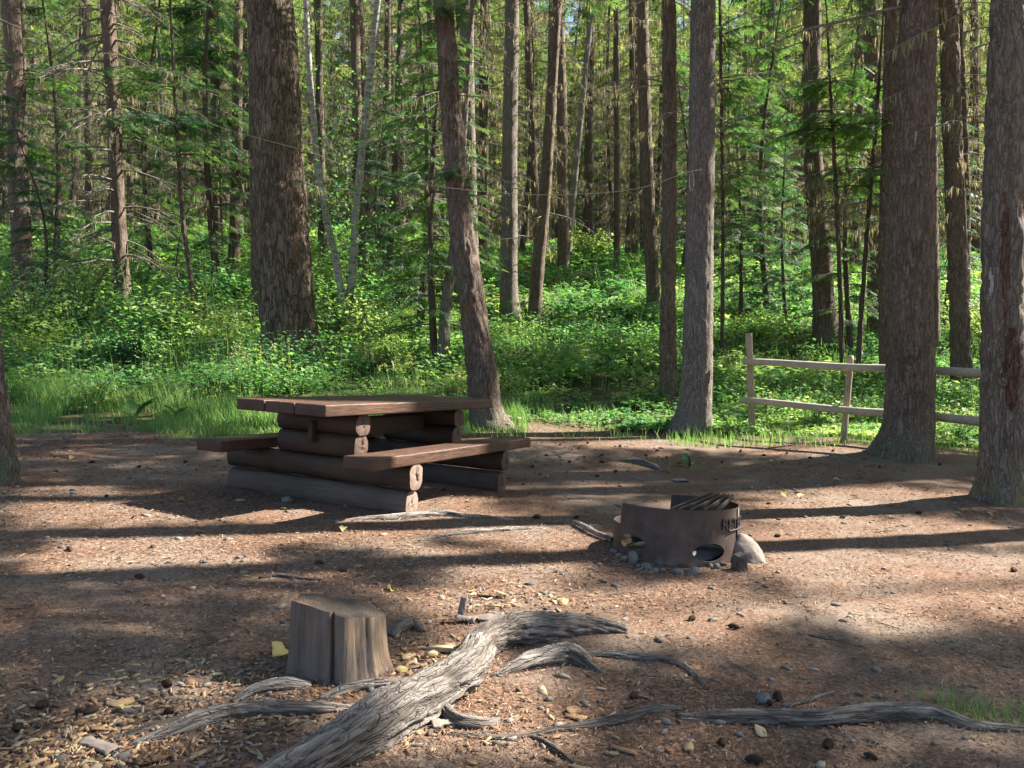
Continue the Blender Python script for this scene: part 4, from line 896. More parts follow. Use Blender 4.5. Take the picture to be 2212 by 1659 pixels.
# broad dock leaves and seeding grass stalks
def dock(u, v, n, L, label):
    p = ground(u, v); az = rng.random(n) * 6.283; mb = MB(); s = np.linspace(0, 1, 6)
    for a in az:
        d = np.array([math.cos(a), math.sin(a), 0]); sd = np.array([-d[1], d[0], 0]); l_ = L * (.6 + .6 * rng.random()); w_ = l_ * .17 * np.sin(np.clip(s * 1.05 + .08, 0, 1) * np.pi) + .004
        c = d * (s * l_ * .55)[:, None] + np.array([0, 0, 1]) * (l_ * (1.0 * s - .45 * s ** 2))[:, None]
        V = np.stack([c - sd * w_[:, None], c - np.array([0, 0, .02]), c + sd * w_[:, None]], 1).reshape(-1, 3); mb.add(V, grid_faces(6, 3, False), rng.random())
    o = link('dock_plant', mb.mesh('dock_plant', True), M['bright_needles'], None, p); tag(o, label, 'plant')
dock(290, 905, 9, .42, 'broad-leaved plant with big pale leaves in the left grass'); dock(545, 890, 8, .36, 'broad-leaved plant in grass just left of the tabletop corner'); dock(150, 880, 7, .34, 'broad-leaved plant nearest the left edge of the grass'); dock(380, 905, 6, .3, 'smaller broad-leaved plant in the middle of the left grass')
def stalks(u, v, n, h, sp, label):
    p = ground(u, v); mb = MB()
    for _ in range(n):
        b = rng.normal(0, sp, 2); hh = h * (.6 + .5 * rng.random()); ln = rng.normal(0, .12, 2); s = np.linspace(0, 1, 5)
        Q = np.column_stack([b[0] + ln[0] * hh * s ** 2, b[1] + ln[1] * hh * s ** 2, hh * s]); tube(mb, Q, .0022, 3, .8, False)
        k = 14; t = .72 + .28 * rng.random(k); c = np.stack([np.interp(t, s, Q[:, i]) for i in range(3)], 1); inst(mb, LEAF_V, LEAF_F, c + rng.normal(0, .012, (k, 3)), eulerz(rng.random(k) * 6.28, -.6 + rng.normal(0, .4, k)), .03 + .02 * rng.random(k), np.full(k, .95))
    x = rng.normal(0, sp, n * 5); y = rng.normal(0, sp, n * 5); Rm = eulerz(rng.random(n * 5) * 6.28, rng.normal(0, .25, n * 5)); l_ = h * .55 * (.6 + .6 * rng.random(n * 5))
    inst(mb, BL_V, BL_F, np.column_stack([x, y, np.zeros(n * 5)]), Rm, np.stack([l_, np.full(n * 5, .009), l_], 1), .3 + .4 * rng.random(n * 5))
    tag(link('tall_grass', mb.mesh('tall_grass'), M['grass'], None, p), label, 'grass tuft')
stalks(560, 850, 16, .75, .28, 'tall seeding grass just left of the tabletop'); stalks(870, 850, 18, .62, .25, 'sunlit seeding grass behind the middle of the tabletop'); stalks(985, 855, 8, .5, .15, 'seeding grass behind the right end of the tabletop'); stalks(200, 840, 9, .8, .3, 'tall thin grass stalks in front of the small lit bush')
stalks(1700, 905, 9, .4, .25, 'sunlit grass tuft under the lower fence rail'); stalks(2040, 930, 8, .35, .2, 'sunlit grass tuft right of the thick brown fir')

# ------------------------------------------------------------------ picnic table
ROLL = .0449
def rolled(x, y, z=0.):          # the campsite floor falls gently to the right
    v = Matrix.Rotation(ROLL, 4, 'Y') @ Vector((x, y, z - CAM[2])); return Vector((v.x, v.y, v.z + CAM[2]))
TX, TY, YAW = -1.0575, 6.5698, 1.0876
tab = root('picnic_table', rolled(TX, TY), 'brown picnic table of thick planks on stacked log supports', 'picnic table')
tab.rotation_mode = 'XYZ'; tab.rotation_euler = (Matrix.Rotation(ROLL, 4, 'Y') @ Matrix.Rotation(YAW - math.pi / 2, 4, 'Z')).to_euler()
# local axes: +Y along the table (away), +X across (towards the right-hand bench)
def plank(nm, x0, x1, y0, y1, z0, z1, m, seed, crack=None):
    mb = MB(); n = 26; ysx = np.linspace(y0, y1, n); prof = [(x0, z0), (x1, z0), (x1, z1), (x0, z1)]
    sub = 5; ring = []
    for a in range(4):
        p, q = np.array(prof[a]), np.array(prof[(a + 1) % 4])
        for k in range(sub): ring.append(p + (q - p) * k / sub)
    ring = np.array(ring); m_ = len(ring)
    V = np.zeros((n, m_, 3)); V[:, :, 0] = ring[:, 0]; V[:, :, 2] = ring[:, 1]; V[:, :, 1] = ysx[:, None]
    V[..., 0] += .004 * (fbm(V[..., 0] * 8 + seed, V[..., 1] * 3, V[..., 2] * 8) - .5); V[..., 2] += .005 * (fbm(V[..., 0] * 8 + seed, V[..., 1] * 2.5 + 9, V[..., 2] * 8) - .5)
    V[0, :, 1] += .008 * (fbm(V[0, :, 0] * 20, seed) - .5)
    mb.add(V.reshape(-1, 3), [grid_faces(n, m_)[:, ::-1], np.arange(m_)[None], ((n - 1) * m_ + np.arange(m_))[None, ::-1]])
    o = link(nm, mb.mesh(nm), m, tab); bevelled(o, .008, 3); return o
L2, W2, HT, TH = 2.2966 / 2, .8225 / 2, .7523, .081
plank('tabletop_plank', -W2, -W2 + .262, -L2, L2, HT - TH, HT, M['plank'], 1)
plank('tabletop_plank', -W2 + .272, -W2 + .408, -L2 + .004, L2, HT - TH, HT - .002, M['plank'], 2)
plank('tabletop_plank', -W2 + .411, -W2 + .535, -L2 + .002, L2, HT - TH, HT - .001, M['plank'], 5)
plank('tabletop_plank', -W2 + .548, W2, -L2 - .003, L2, HT - TH, HT, M['plank'], 3)
LB = 2.2887 / 2
plank('bench_seat', .593, .593 + .2416, -LB - .032, LB - .032, .4324 - TH, .4324, M['plank'], 4)
plank('bench_seat', -.5269 - .2416, -.5269, -LB - .032, LB - .032, .4324 - TH, .4324, M['plank'], 6)
def log(nm, y, x0, x1, zc, hw, hh, m, mend, seed):
    n = 40; s = 28; th = np.arange(s) / s * 2 * np.pi; mb = MB(); xsx = np.linspace(x0, x1, n)
    ex = .78; c = np.sign(np.cos(th)) * np.abs(np.cos(th)) ** ex; q = np.sign(np.sin(th)) * np.abs(np.sin(th)) ** ex
    V = np.zeros((n, s, 3)); V[..., 0] = xsx[:, None]
    w = 1 + .18 * (fbm(xsx * 2.2 + seed, seed) - .5)[:, None] + .16 * (fbm(np.cos(th)[None] * 1.4 + seed, np.sin(th)[None] * 1.4, xsx[:, None] * 1.6) - .5)
    w = w - .02 * (np.abs(2 * fbm(np.cos(th)[None] * 5 + seed, np.sin(th)[None] * 5, xsx[:, None] * .8) - 1) < .08)
    V[..., 1] = y + hw * c[None] * w; V[..., 2] = zc + hh * np.clip(q[None] * w, -1.02, 1.02)
    o_ends = .012 * (fbm(V[..., 1] * 12, V[..., 2] * 12, seed) - .5); V[0, :, 0] += o_ends[0]; V[-1, :, 0] += o_ends[-1]
    mb.add(V.reshape(-1, 3), grid_faces(n, s)[:, ::-1])
    o = link(nm, mb.mesh(nm, True), m, tab)
    for e, sg in ((0, -1), (n - 1, 1)):
        em = MB(); rings = []
        for k in np.linspace(1, .0, 7):
            P = V[e].copy(); P[:, 1:] = np.array([y, zc]) + (P[:, 1:] - np.array([y, zc])) * (k * .995 + .001); P[:, 0] = V[e, :, 0] + sg * (.001 + .006 * (1 - k ** 3) + .004 * (fbm(P[:, 1] * 40, P[:, 2] * 40, seed) - .5) * (k < .99))
            if k < .99: P[:, 0] -= sg * .03 * np.exp(-((P[:, 1] - y - .008 * np.sin(P[:, 2] * 60)) / .004) ** 2) * (P[:, 2] > zc - hh * .2)
            rings.append(P)
        em.add(np.concatenate(rings), grid_faces(7, s)[:, ::-1] if sg < 0 else grid_faces(7, s)); link('log_end', em.mesh('log_end', True), mend, o)
AL = .6636
for sg in (-1, 1):
    y = sg * AL; fr = sg < 0
    log('bottom_log', y, -.91, .80, .082 - .01, .076, .094, M['log_low'], M['log_end'] if fr else M['log_end_dark'], 11 + sg)
    log('lower_log', y - .004, -.915, .83, .262, .078, .089, M['log'], M['log_end'] if fr else M['log_end_dark'], 14 + sg)
    log('middle_log', y + .004, -.40, .335, .432, .078, .086, M['log'], M['log_end_dark'], 17 + sg)
    log('upper_log', y, -.40, .35, .592, .085, .079, M['log'], M['log_end_dark'], 21 + sg)
mb = MB(); box(mb, (-.06, -AL - .125, .44), (-.02, -AL - .078, .60)); bevelled(link('bracket', mb.mesh('bracket'), M['log'], tab), .004)
mb = MB(); box(mb, (-.05, -AL + .09, .47), (.05, AL - .09, .61)); bevelled(link('centre_beam', mb.mesh('centre_beam'), M['log'], tab), .006)

# ------------------------------------------------------------------ fire ring
fc = ground(1457, 1192); FR = 133 / FP * fc[1]
ring = root('fire_ring', (fc[0], fc[1], fc[2] - .012), 'rusty steel campfire ring with cooking grate and raised letters', 'fire ring'); ring.rotation_euler = (-.042, .03, R(-11.4))
def ring_wall():
    n = 240; th = np.arange(n) / n * 2 * np.pi                    # angle 0 = front (-Y), + towards +X (right)
    def hgt(a):
        a = (a + np.pi) % (2 * np.pi) - np.pi                     # tall from -58 deg through front and right to 187 deg
        lo, hi = .185, .312; d0, d1 = R(-59), R(186)
        b = np.where(a < d0 - R(5) - .3, a + 2 * np.pi, a)
        e = np.minimum(b - d0, d1 - b) * FR; f = np.clip(e / .03, 0, 1); f = np.where(e <= 0, 0, .75 + .25 * np.sqrt(1 - (1 - f) ** 2))
        return lo + (hi - lo) * f
    H = hgt(th); m = 16; zz = np.linspace(-.06, 1, m); V = []
    for rr in (FR, FR - .006):
        Z = np.where(zz[:, None] < 0, zz[:, None], zz[:, None] * H[None]); wob = 1 + .006 * np.sin(th * 3 + 1) + .004 * np.sin(th * 5)
        V.append(np.stack([np.broadcast_to(rr * wob * np.sin(th), Z.shape), np.broadcast_to(-rr * wob * np.cos(th), Z.shape), Z], -1).reshape(-1, 3))
    F1 = grid_faces(m, n); F2 = F1[:, ::-1] + n * m; j = np.arange(n); k = (j + 1) % n
    top = np.stack([(m - 1) * n + j, (m - 1) * n + k, n * m + (m - 1) * n + k, n * m + (m - 1) * n + j], 1); bot = np.stack([k, j, n * m + j, n * m + k], 1)
    o = link('ring_wall', make_mesh('ring_wall', np.concatenate(V), np.concatenate([F1, F2, top, bot]), None, False), M['steel'], ring)
    # air holes cut out of the wall
    for a, zc, hw, hh in ((R(-43), .095, .105, .045), (R(31.5), .078, .106, .05), (R(125), .09, .105, .05), (R(-130), .09, .105, .05)):
        t = np.linspace(0, 2 * np.pi, 36, endpoint=False); px = hw * np.cos(t); pz = zc + hh * np.sin(t) * np.abs(np.sin(t)) ** .15
        c = np.array([math.sin(a), -math.cos(a), 0]); s = np.array([math.cos(a), math.sin(a), 0]); P = []
        for dd in (FR - .1, FR + .08): P.append(c * dd + s * px[:, None] + np.array([0, 0, 1]) * pz[:, None])
        cm = make_mesh('hole', np.concatenate(P), [grid_faces(2, 36), np.arange(36)[None, ::-1], 36 + np.arange(36)[None]]); co = link('hole', cm)
        bmm = bmesh.new(); bmm.from_mesh(cm); bmesh.ops.recalc_face_normals(bmm, faces=bmm.faces); bmm.to_mesh(cm); bmm.free()
        md = o.modifiers.new('cut', 'BOOLEAN'); md.object = co; md.operation = 'DIFFERENCE'; md.solver = 'EXACT'
        # cutter goes to the same local frame as the wall
        co.matrix_world = Matrix.Identity(4); o.parent = None; bpy.context.view_layer.update()
        me2 = bpy.data.meshes.new_from_object(o.evaluated_get(bpy.context.evaluated_depsgraph_get())); o.modifiers.clear(); o.data = me2; me2.name = 'ring_wall'
        bpy.data.objects.remove(co); o.parent = ring
    o.data.materials.clear(); o.data.materials.append(M['steel'])
    bmm = bmesh.new(); bmm.from_mesh(o.data); bmesh.ops.recalc_face_normals(bmm, faces=bmm.faces); bmm.to_mesh(o.data); bmm.free()
    for p in o.data.polygons: p.use_smooth = False
bmesh_fix = None
ring_wall()
mb = MB(); box(mb, (-.012, -FR - .004, 0), (.012, -FR - .001, .31)); so = link('seam_strip', mb.mesh('seam_strip'), M['steel'], ring); so.rotation_euler = (0, 0, R(72))
def letters():
    cu = bpy.data.curves.new('letters', 'FONT'); cu.body = 'RSTBC'; cu.size = .082; cu.extrude = .004; cu.space_character = 1.12; cu.offset = .0012; cu.resolution_u = 4
    to = bpy.data.objects.new('letters', cu); COL.objects.link(to); bpy.context.view_layer.update()
    me = bpy.data.meshes.new_from_object(to.evaluated_get(bpy.context.evaluated_depsgraph_get())); bpy.data.objects.remove(to); me.name = 'lettering'
    bmm = bmesh.new(); bmm.from_mesh(me); bmesh.ops.triangulate(bmm, faces=bmm.faces); bmesh.ops.subdivide_edges(bmm, edges=[e for e in bmm.edges if e.calc_length() > .02], cuts=2); bmm.to_mesh(me); bmm.free()
    for v in me.vertices:
        a = R(43) + v.co.x / FR; rr = FR + .005 + v.co.z; v.co = (rr * math.sin(a), -rr * math.cos(a), .205 + v.co.y)
    link('lettering', me, M['soot_steel'], ring)
    mb = MB(); a = np.linspace(R(52), R(98), 16); P = np.stack([(FR + .005) * np.sin(a), -(FR + .005) * np.cos(a), np.full(16, .192)], 1); tube(mb, P, .005, 4); link('letter_bar', mb.mesh('letter_bar'), M['bar_steel'], ring)
letters()
zt = .312
for x0, x1 in ((-.09, .62), (.03, .72), (.20, .80), (.40, .86), (.60, .915)):
    A = np.array([x0 * FR, -math.sqrt(1 - x0 * x0) * FR * .985, zt - .005]); B = np.array([x1 * FR, math.sqrt(1 - x1 * x1) * FR * .97, zt + .032])
    mb = MB(); d = (B - A) / np.linalg.norm(B - A); s = np.array([d[1], -d[0], 0]); s /= np.linalg.norm(s); s *= .0035; up = np.array([0, 0, .014]); V = []
    for P in (A, B): V += [P - s - up, P + s - up, P + s + up, P - s + up]
    mb.add(V, np.array([[0, 1, 2, 3], [7, 6, 5, 4], [0, 4, 5, 1], [1, 5, 6, 2], [2, 6, 7, 3], [3, 7, 4, 0]])); bevelled(link('grate_bar', mb.mesh('grate_bar'), M['bar_steel'], ring), .002)
mb = MB(); tube(mb, np.array([[.62 * FR, .73 * FR, zt + .02], [.915 * FR, .36 * FR, zt + .02]]), .008, 8); link('grate_rod', mb.mesh('grate_rod'), M['bar_steel'], ring)
# ash bed and charred logs inside
def blob(nm, rx, ry, rz, seed, sub=3, rough=.35, facet=0., tintv=None):
    bm = bmesh.new(); bmesh.ops.create_icosphere(bm, subdivisions=sub, radius=1); V = np.array([v.co for v in bm.verts]); F = np.array([[v.index for v in f.verts] for f in bm.faces]); bm.free()
    r_ = 1 + rough * (fbm(V[:, 0] * 1.3 + seed, V[:, 1] * 1.3 + seed * 2, V[:, 2] * 1.3 + seed * 3, 3) - .5) * 2
    V = V * r_[:, None]
    if facet:
        rs = np.random.default_rng(int(seed * 10) + 5)
        for _ in range(9):
            nn = rs.normal(0, 1, 3); nn /= np.linalg.norm(nn); dd = V @ nn; lim = .62 + .25 * rs.random(); ov = np.clip(dd - lim, 0, None); V -= nn * (ov * facet)[:, None]
    V = V * np.array([rx, ry, rz])
    return make_mesh(nm, V, F, None if tintv is None else np.full(len(V), tintv), True)
o = link('ash_bed', blob('ash_bed', .29, .29, .03, 3.3, 3, .5), M['ash'], None, (fc[0], fc[1], fc[2] + .0)); tag(o, 'grey ash heap on the floor inside the fire ring', 'ash')
def rough_log(nm, P, r, m, label, cat, seed, sides=14, loc=None):
    P = smooth_path(np.array(P, float), .02); n = len(P); th = np.arange(sides) / sides * 6.283
    T = np.gradient(P, axis=0); T /= np.linalg.norm(T, axis=1, keepdims=True); X = np.cross(T, [0, 0, 1.]); X /= np.linalg.norm(X, axis=1, keepdims=True); Y = np.cross(X, T)
    s = np.arange(n)[:, None] * .02; rr = r * (1 + .5 * (fbm(np.cos(th)[None] * 1.5 + seed, np.sin(th)[None] * 1.5, s * 6, 3) - .5))
    V = P[:, None] + rr[..., None] * (np.cos(th)[None, :, None] * X[:, None] + np.sin(th)[None, :, None] * Y[:, None]); base = P[n // 2].copy()
    me = make_mesh(nm, V.reshape(-1, 3) - base, [grid_faces(n, sides)[:, ::-1], np.arange(sides)[None], ((n - 1) * sides + np.arange(sides))[None, ::-1]], np.full(n * sides, .5), True)
    return tag(link(nm, me, m, None, base), label, cat)
z0 = fc[2]
rough_log('charred_log', [(fc[0] - .25, fc[1] + .02, z0 + .10), (fc[0] - .03, fc[1] + .05, z0 + .11)], .045, M['char'], 'charred black log end seen through the left air hole of the fire ring', 'log', 1.)
rough_log('charred_log', [(fc[0] + .03, fc[1] - .05, z0 + .12), (fc[0] + .31, fc[1] - .0, z0 + .12)], .06, M['log'], 'dark half burnt log behind the right air hole of the fire ring', 'log', 2.)

# rocks round the ring
def stone(nm, u, v, rx, ry, rz, m, label, seed, rz_=0., facet=.8, cat='stone', group=None, lift=.55):
    p = ground(u, v); o = link(nm, blob(nm, rx, ry, rz, seed, 3 if rx < .06 else 4, .3, facet), m, None, (p[0], p[1], p[2] + rz * lift)); o.rotation_euler = (0, 0, rz_); return tag(o, label, cat, group)
def boulder():
    p = ground(1622, 1222); V = np.array([(-.10, -.03, 0), (.09, -.06, 0), (.115, .06, 0), (-.05, .10, 0), (-.11, .04, 0), (-.085, -.02, .09), (-.028, .0, .158), (.015, .03, .15), (.07, .0, .085), (.10, .03, .055), (-.075, .06, .10), (.02, .075, .12), (.0, -.075, .02), (.05, -.055, .055), (-.05, -.04, .10)], float)
    bm = bmesh.new()
    for q in V: bm.verts.new(q)
    bmesh.ops.convex_hull(bm, input=bm.verts); 
    for vtx in [x for x in bm.verts if not x.link_faces]: bm.verts.remove(vtx)
    bmesh.ops.triangulate(bm, faces=bm.faces)
    for _ in range(4):
        bmesh.ops.subdivide_edges(bm, edges=[e for e in bm.edges if e.calc_length() > .016], cuts=1); bmesh.ops.triangulate(bm, faces=bm.faces)
    for _ in range(3): bmesh.ops.smooth_vert(bm, verts=bm.verts, factor=.5, use_axis_x=True, use_axis_y=True, use_axis_z=True)
    for x in bm.verts: x.co = Vector((x.co.x * 1.2, x.co.y * 1.2, x.co.z * 1.22)) + Vector(x.co).normalized() * (.012 * mnoise.noise(x.co * 12) + .005 * mnoise.noise(x.co * 40))
    for f in bm.faces: f.smooth = True
    me = bpy.data.meshes.new('boulder'); bm.to_mesh(me); bm.free()
    o = link('boulder', me, M['rock'], None, (p[0] + .01, p[1] + .13, p[2] - .03)); tag(o, 'large pale angular rock leaning against the right side of the fire ring', 'rock')
boulder()
def block():
    p = ground(1597, 1231); bm = bmesh.new(); bmesh.ops.create_cube(bm, size=1)
    for x in bm.verts: x.co = Vector((x.co.x * (.078 - .02 * (x.co.z > 0)), x.co.y * .06, (x.co.z + .5) * .092 + .01 * (x.co.x > 0) * (x.co.z > 0)))
    bmesh.ops.bevel(bm, geom=bm.edges[:], offset=.005, segments=2, affect='EDGES'); bmesh.ops.subdivide_edges(bm, edges=bm.edges[:], cuts=2, use_grid_fill=True)
    for x in bm.verts: x.co += Vector((1, 1, 1)) * .004 * mnoise.noise(x.co * 30)
    me = bpy.data.meshes.new('block'); bm.to_mesh(me); bm.free(); o = link('charred_block', me, M['char'], None, (p[0], p[1], p[2] - .008)); o.rotation_euler = (.08, -.05, .3); tag(o, 'charred squared wood block in front of the big rock by the ring', 'wood block')
block()
for k, (u, v, a, b, c, m, lab) in enumerate([
  (1367, 1216, .03, .03, .045, 'grey_stone', 'pointed grey stone below the left air hole of the ring'), (1378, 1226, .013, .013, .012, 'rock', 'tiny round pale stone beside the pointed grey stone'), (1394, 1228, .035, .025, .02, 'grey_stone', 'flat blue-grey stone right of the pointed one'),
  (1414, 1237, .027, .02, .018, 'grey_stone', 'small pale stone in front of the ring, left of centre'), (1432, 1236, .022, .018, .016, 'grey_stone', 'small angular grey stone in front of the ring centre'), (1464, 1240, .035, .025, .02, 'grey_stone', 'blue-grey stone in front of the ring, right of centre'),
  (1501, 1241, .036, .028, .027, 'rock', 'round pale tan stone below the right air hole'), (1549, 1228, .024, .02, .02, 'grey_stone', 'roundish stone touching the ring left of the charred block'), (1564, 1222, .024, .015, .012, 'rock', 'flat tan pebble against the ring next to the charred block'), (1535, 1226, .014, .014, .016, 'rock', 'small upright stone close to the ring below the right hole'),
  (1338, 1205, .025, .02, .02, 'grey_stone', 'dark stone at the left foot of the ring'), (1350, 1212, .022, .02, .02, 'rock', 'pale stone just left of the pointed grey stone'), (1325, 1194, .02, .02, .016, 'grey_stone', 'dark stone in the ring shadow at its left side')]):
    stone('stone', u, v, a, b, c, M[m], lab, 40 + k * 1.7, k * 1.1)

# ------------------------------------------------------------------ stump
def stump():
    p = ground(728, 1452); p[1] += .03
    r = root('chopping_stump', p, 'weathered split tree stump used as chopping block in the left foreground', 'stump')
    s = 180; th = np.arange(s) / s * 2 * np.pi                     # 0 = +X
    def rad(t):
        base = .150 + .012 * np.sin(2 * t + .5) + .01 * np.sin(5 * t + 1.3) + .006 * np.sin(9 * t)
        x, y = np.cos(t), np.sin(t)
        fa = math.radians(-112); d = np.cos(t - fa); base = np.minimum(base, .130 / np.maximum(d, .05))          # flat split face towards the camera
        g_ = math.radians(-86.5); base = base - .034 * np.exp(-((t - 2 * np.pi - g_ + np.pi) % (2 * np.pi) - np.pi) ** 2 / .0018)
        return base
    n = 26; zz = np.linspace(-.04, 1, n); rr = rad(th)
    topz = .222 - .075 * (np.cos(th) * rr + .0) / .17 * .5 - .012 * np.sin(th) + .008 * (fbm(np.cos(th) * 3, np.sin(th) * 3, 2.) - .5)
    V = np.zeros((n, s, 3))
    for i, q in enumerate(zz):
        fl = 1 + .10 * math.exp(-max(q, 0) * 5) - .05 * q; ro = rr * fl + .012 * (np.abs(2 * fbm(np.cos(th) * 4.5, np.sin(th) * 4.5, q * .35 + 3, 3) - 1) - .3) * (.8 + .5 * (np.cos(th + 1.95) < .75))
        V[i] = np.stack([ro * np.cos(th), ro * np.sin(th), np.where(q < 0, q, q * topz)], 1)
    link('stump_side', make_mesh('stump_side', V.reshape(-1, 3), grid_faces(n, s), None, True), M['stump_side'], r)
    m = 12; T = []
    for q in np.linspace(1, 0, m):
        P = V[-1].copy(); P[:, :2] *= q; tz = .222 - .0375 * P[:, 0] / .17 - .012 * P[:, 1] / .17
        P[:, 2] = V[-1][:, 2] * q ** 6 + tz * (1 - q ** 6) + .006 * (fbm(P[:, 0] * 22, P[:, 1] * 22, 5.) - .5) * (q < .98) + .002 * (1 - q); T.append(P)
    link('cut_face', make_mesh('cut_face', np.concatenate(T), grid_faces(m, s), None, True), M['stump_cut'], r)
stump()

# ------------------------------------------------------------------ roots and fallen wood
def root_wood(nm, pts, label, cat='root', bury=.35, rough=.28, tone=.6, sides=26, flat=1., step=.018, seed=1.):
    G = []; 
    for (u, v, wd) in pts:
        p = ground(u, v); G.append((p[0], p[1], p[2], wd * (.5 if sides > 30 else .62) * p[1] / FP))
    S = smooth_path(np.array(G), step); n = len(S); P = S[:, :3].copy(); r_ = np.clip(S[:, 3], .002, None)
    q_ = np.linspace(0, 1, n); bu = bury + (.55 if sides > 12 else 0) * (np.clip(np.abs(q_ - .5) * 2 - .45, 0, 1) / .55) ** 1.3 * (1 - bury)
    P[:, 2] = height(P[:, 0], P[:, 1]) + r_ * (1 - 2 * bu) * flat
    T = np.gradient(P, axis=0); T /= np.linalg.norm(T, axis=1, keepdims=True) + 1e-9; X = np.cross(T, [0, 0, 1.]); X /= np.linalg.norm(X, axis=1, keepdims=True) + 1e-9; Y = np.cross(X, T)
    th = np.arange(sides) / sides * 6.2832; s = np.cumsum(np.concatenate([[0], np.linalg.norm(np.diff(P, axis=0), axis=1)]))[:, None]
    tw = th[None] + s * 1.2
    big = fbm(np.cos(tw) * 1.2 + seed, np.sin(tw) * 1.2, s * 5 + seed, 2) - .5
    gr = np.abs(2 * fbm(np.cos(tw) * 4.2 + seed, np.sin(tw) * 4.2, s * 5, 4) - 1)
    kn = fbm(np.cos(tw) * 2.5 + seed * 2, np.sin(tw) * 2.5, s * 16, 3) - .5
    rr = r_[:, None] * (1 + rough * (1.1 * big + .9 * kn) + rough * .9 * (np.minimum(gr * 3, 1) - .75))
    V = P[:, None] + rr[..., None] * (np.cos(th)[None, :, None] * X[:, None] + flat * np.sin(th)[None, :, None] * Y[:, None])
    tn = np.clip(tone * (.35 + .75 * np.minimum(gr * 3.5, 1)) + .5 * big + .25 * kn, 0, 1); base = P[n // 2].copy(); base[2] = float(height(base[0], base[1]))
    me = make_mesh(nm, V.reshape(-1, 3) - base, [grid_faces(n, sides)[:, ::-1], np.arange(sides)[None], ((n - 1) * sides + np.arange(sides))[None, ::-1]], tn.ravel(), True, np.stack([np.broadcast_to(s + seed * 3.3, rr.shape), r_[:, None] * np.cos(th)[None] + 0 * rr, r_[:, None] * np.sin(th)[None] + 0 * rr], -1).reshape(-1, 3))
    return tag(link(nm, me, M['root'], None, base), label, cat)
root_wood('tree_root', [(560, 1705, 118), (660, 1668, 124), (770, 1618, 124), (870, 1563, 116), (955, 1512, 104), (1010, 1468, 92), (1032, 1430, 80), (1060, 1402, 74), (1110, 1386, 76), (1170, 1376, 74), (1235, 1366, 68), (1300, 1361, 56), (1352, 1364, 42)], 'thick gnarled root sweeping diagonally across the foreground', bury=.2, tone=.6, rough=.24, sides=56, step=.01, seed=3.)
root_wood('tree_root', [(905, 1490, 20), (945, 1510, 24), (965, 1545, 24), (1000, 1572, 26), (1045, 1570, 24), (1080, 1555, 12)], 'short knobbly side root curling off the thick diagonal root', bury=.2, tone=.6, seed=5.)
root_wood('tree_root', [(280, 1608, 12), (350, 1592, 26), (430, 1568, 34), (520, 1548, 34), (620, 1540, 30), (700, 1536, 26), (760, 1530, 10)], 'pale grey root in front of the chopping stump', bury=.25, tone=.75, seed=7.)
root_wood('tree_root', [(200, 1618, 8), (270, 1595, 14), (350, 1570, 16), (460, 1540, 16), (560, 1520, 12)], 'thin brown root running left of the pale grey root', bury=.3, tone=.4, seed=8.)
root_wood('broken_branch', [(500, 1516, 12), (560, 1496, 22), (620, 1488, 24), (668, 1484, 20)], 'pale branch piece lying against the stump foot', 'branch', .2, tone=.95, seed=9.)
root_wood('broken_branch', [(690, 1512, 10), (750, 1494, 20), (820, 1482, 20), (880, 1474, 8)], 'pale root piece in front of the stump, right of the branch piece', 'branch', .3, tone=.9, seed=10.)
root_wood('driftwood_piece', [(1060, 1462, 10), (1110, 1450, 26), (1170, 1437, 36), (1235, 1430, 40), (1270, 1440, 26), (1300, 1455, 8)], 'grey cracked dead wood lying right of the thick diagonal root', 'dead wood', .25, .34, .7, seed=12.)
root_wood('tree_root', [(1250, 1415, 10), (1310, 1418, 18), (1380, 1424, 15), (1440, 1430, 13), (1495, 1456, 13), (1528, 1490, 9)], 'thin root bending downward right of the cracked dead wood', bury=.3, tone=.55, seed=13.)
root_wood('tree_root', [(1465, 1550, 14), (1540, 1558, 28), (1640, 1564, 30), (1750, 1566, 30), (1850, 1560, 32), (1950, 1552, 32), (2030, 1556, 28), (2080, 1570, 24), (2150, 1577, 20), (2240, 1580, 16)], 'long grey root lying level across the lower right foreground', bury=.15, tone=.68, seed=15.)
root_wood('tree_root', [(930, 1580, 14), (1000, 1590, 16), (1090, 1597, 13), (1200, 1580, 14), (1290, 1572, 24), (1360, 1556, 24), (1420, 1538, 26), (1480, 1532, 16)], 'half buried brown root left of the long level root', bury=.45, tone=.4, seed=16.)
root_wood('stick', [(1690, 1532, 8), (1740, 1518, 9), (1800, 1500, 6)], 'short pale stick above the long level root', 'stick', .15, .2, .75, 10, seed=17.)
root_wood('tree_root', [(1150, 1592, 12), (1190, 1618, 14), (1240, 1652, 10)], 'thin dark root pointing at the bottom edge of the picture', bury=.3, tone=.35, seed=18.)
root_wood('tree_root', [(720, 1126, 4), (790, 1122, 10), (870, 1120, 14), (950, 1114, 15), (1010, 1118, 12), (1110, 1124, 6)], 'pale root on the ground in front of the log supports', bury=.35, tone=.8, seed=19.)
root_wood('tree_root', [(880, 1172, 5), (950, 1160, 9), (1050, 1150, 11), (1120, 1144, 9), (1180, 1142, 4)], 'second pale root, between picnic table and fire ring', bury=.35, tone=.8, seed=20.)
root_wood('stick', [(1240, 1134, 7), (1265, 1148, 10), (1290, 1160, 9), (1322, 1172, 8)], 'peeled stick leaning on the left side of the fire ring', 'stick', -.2, .15, .9, 10, seed=21.)
root_wood('bark_curl', [(843, 1378, 20), (865, 1366, 26), (890, 1358, 24), (915, 1366, 10)], 'curled piece of bark just right of the stump', 'bark', .1, .2, .55, 16, seed=22.)
root_wood('tree_root', [(1330, 995, 5), (1370, 1000, 14), (1410, 1010, 13), (1440, 1020, 6)], 'knobbly root bump in the shade behind the fire ring', bury=.4, tone=.5, seed=23.)
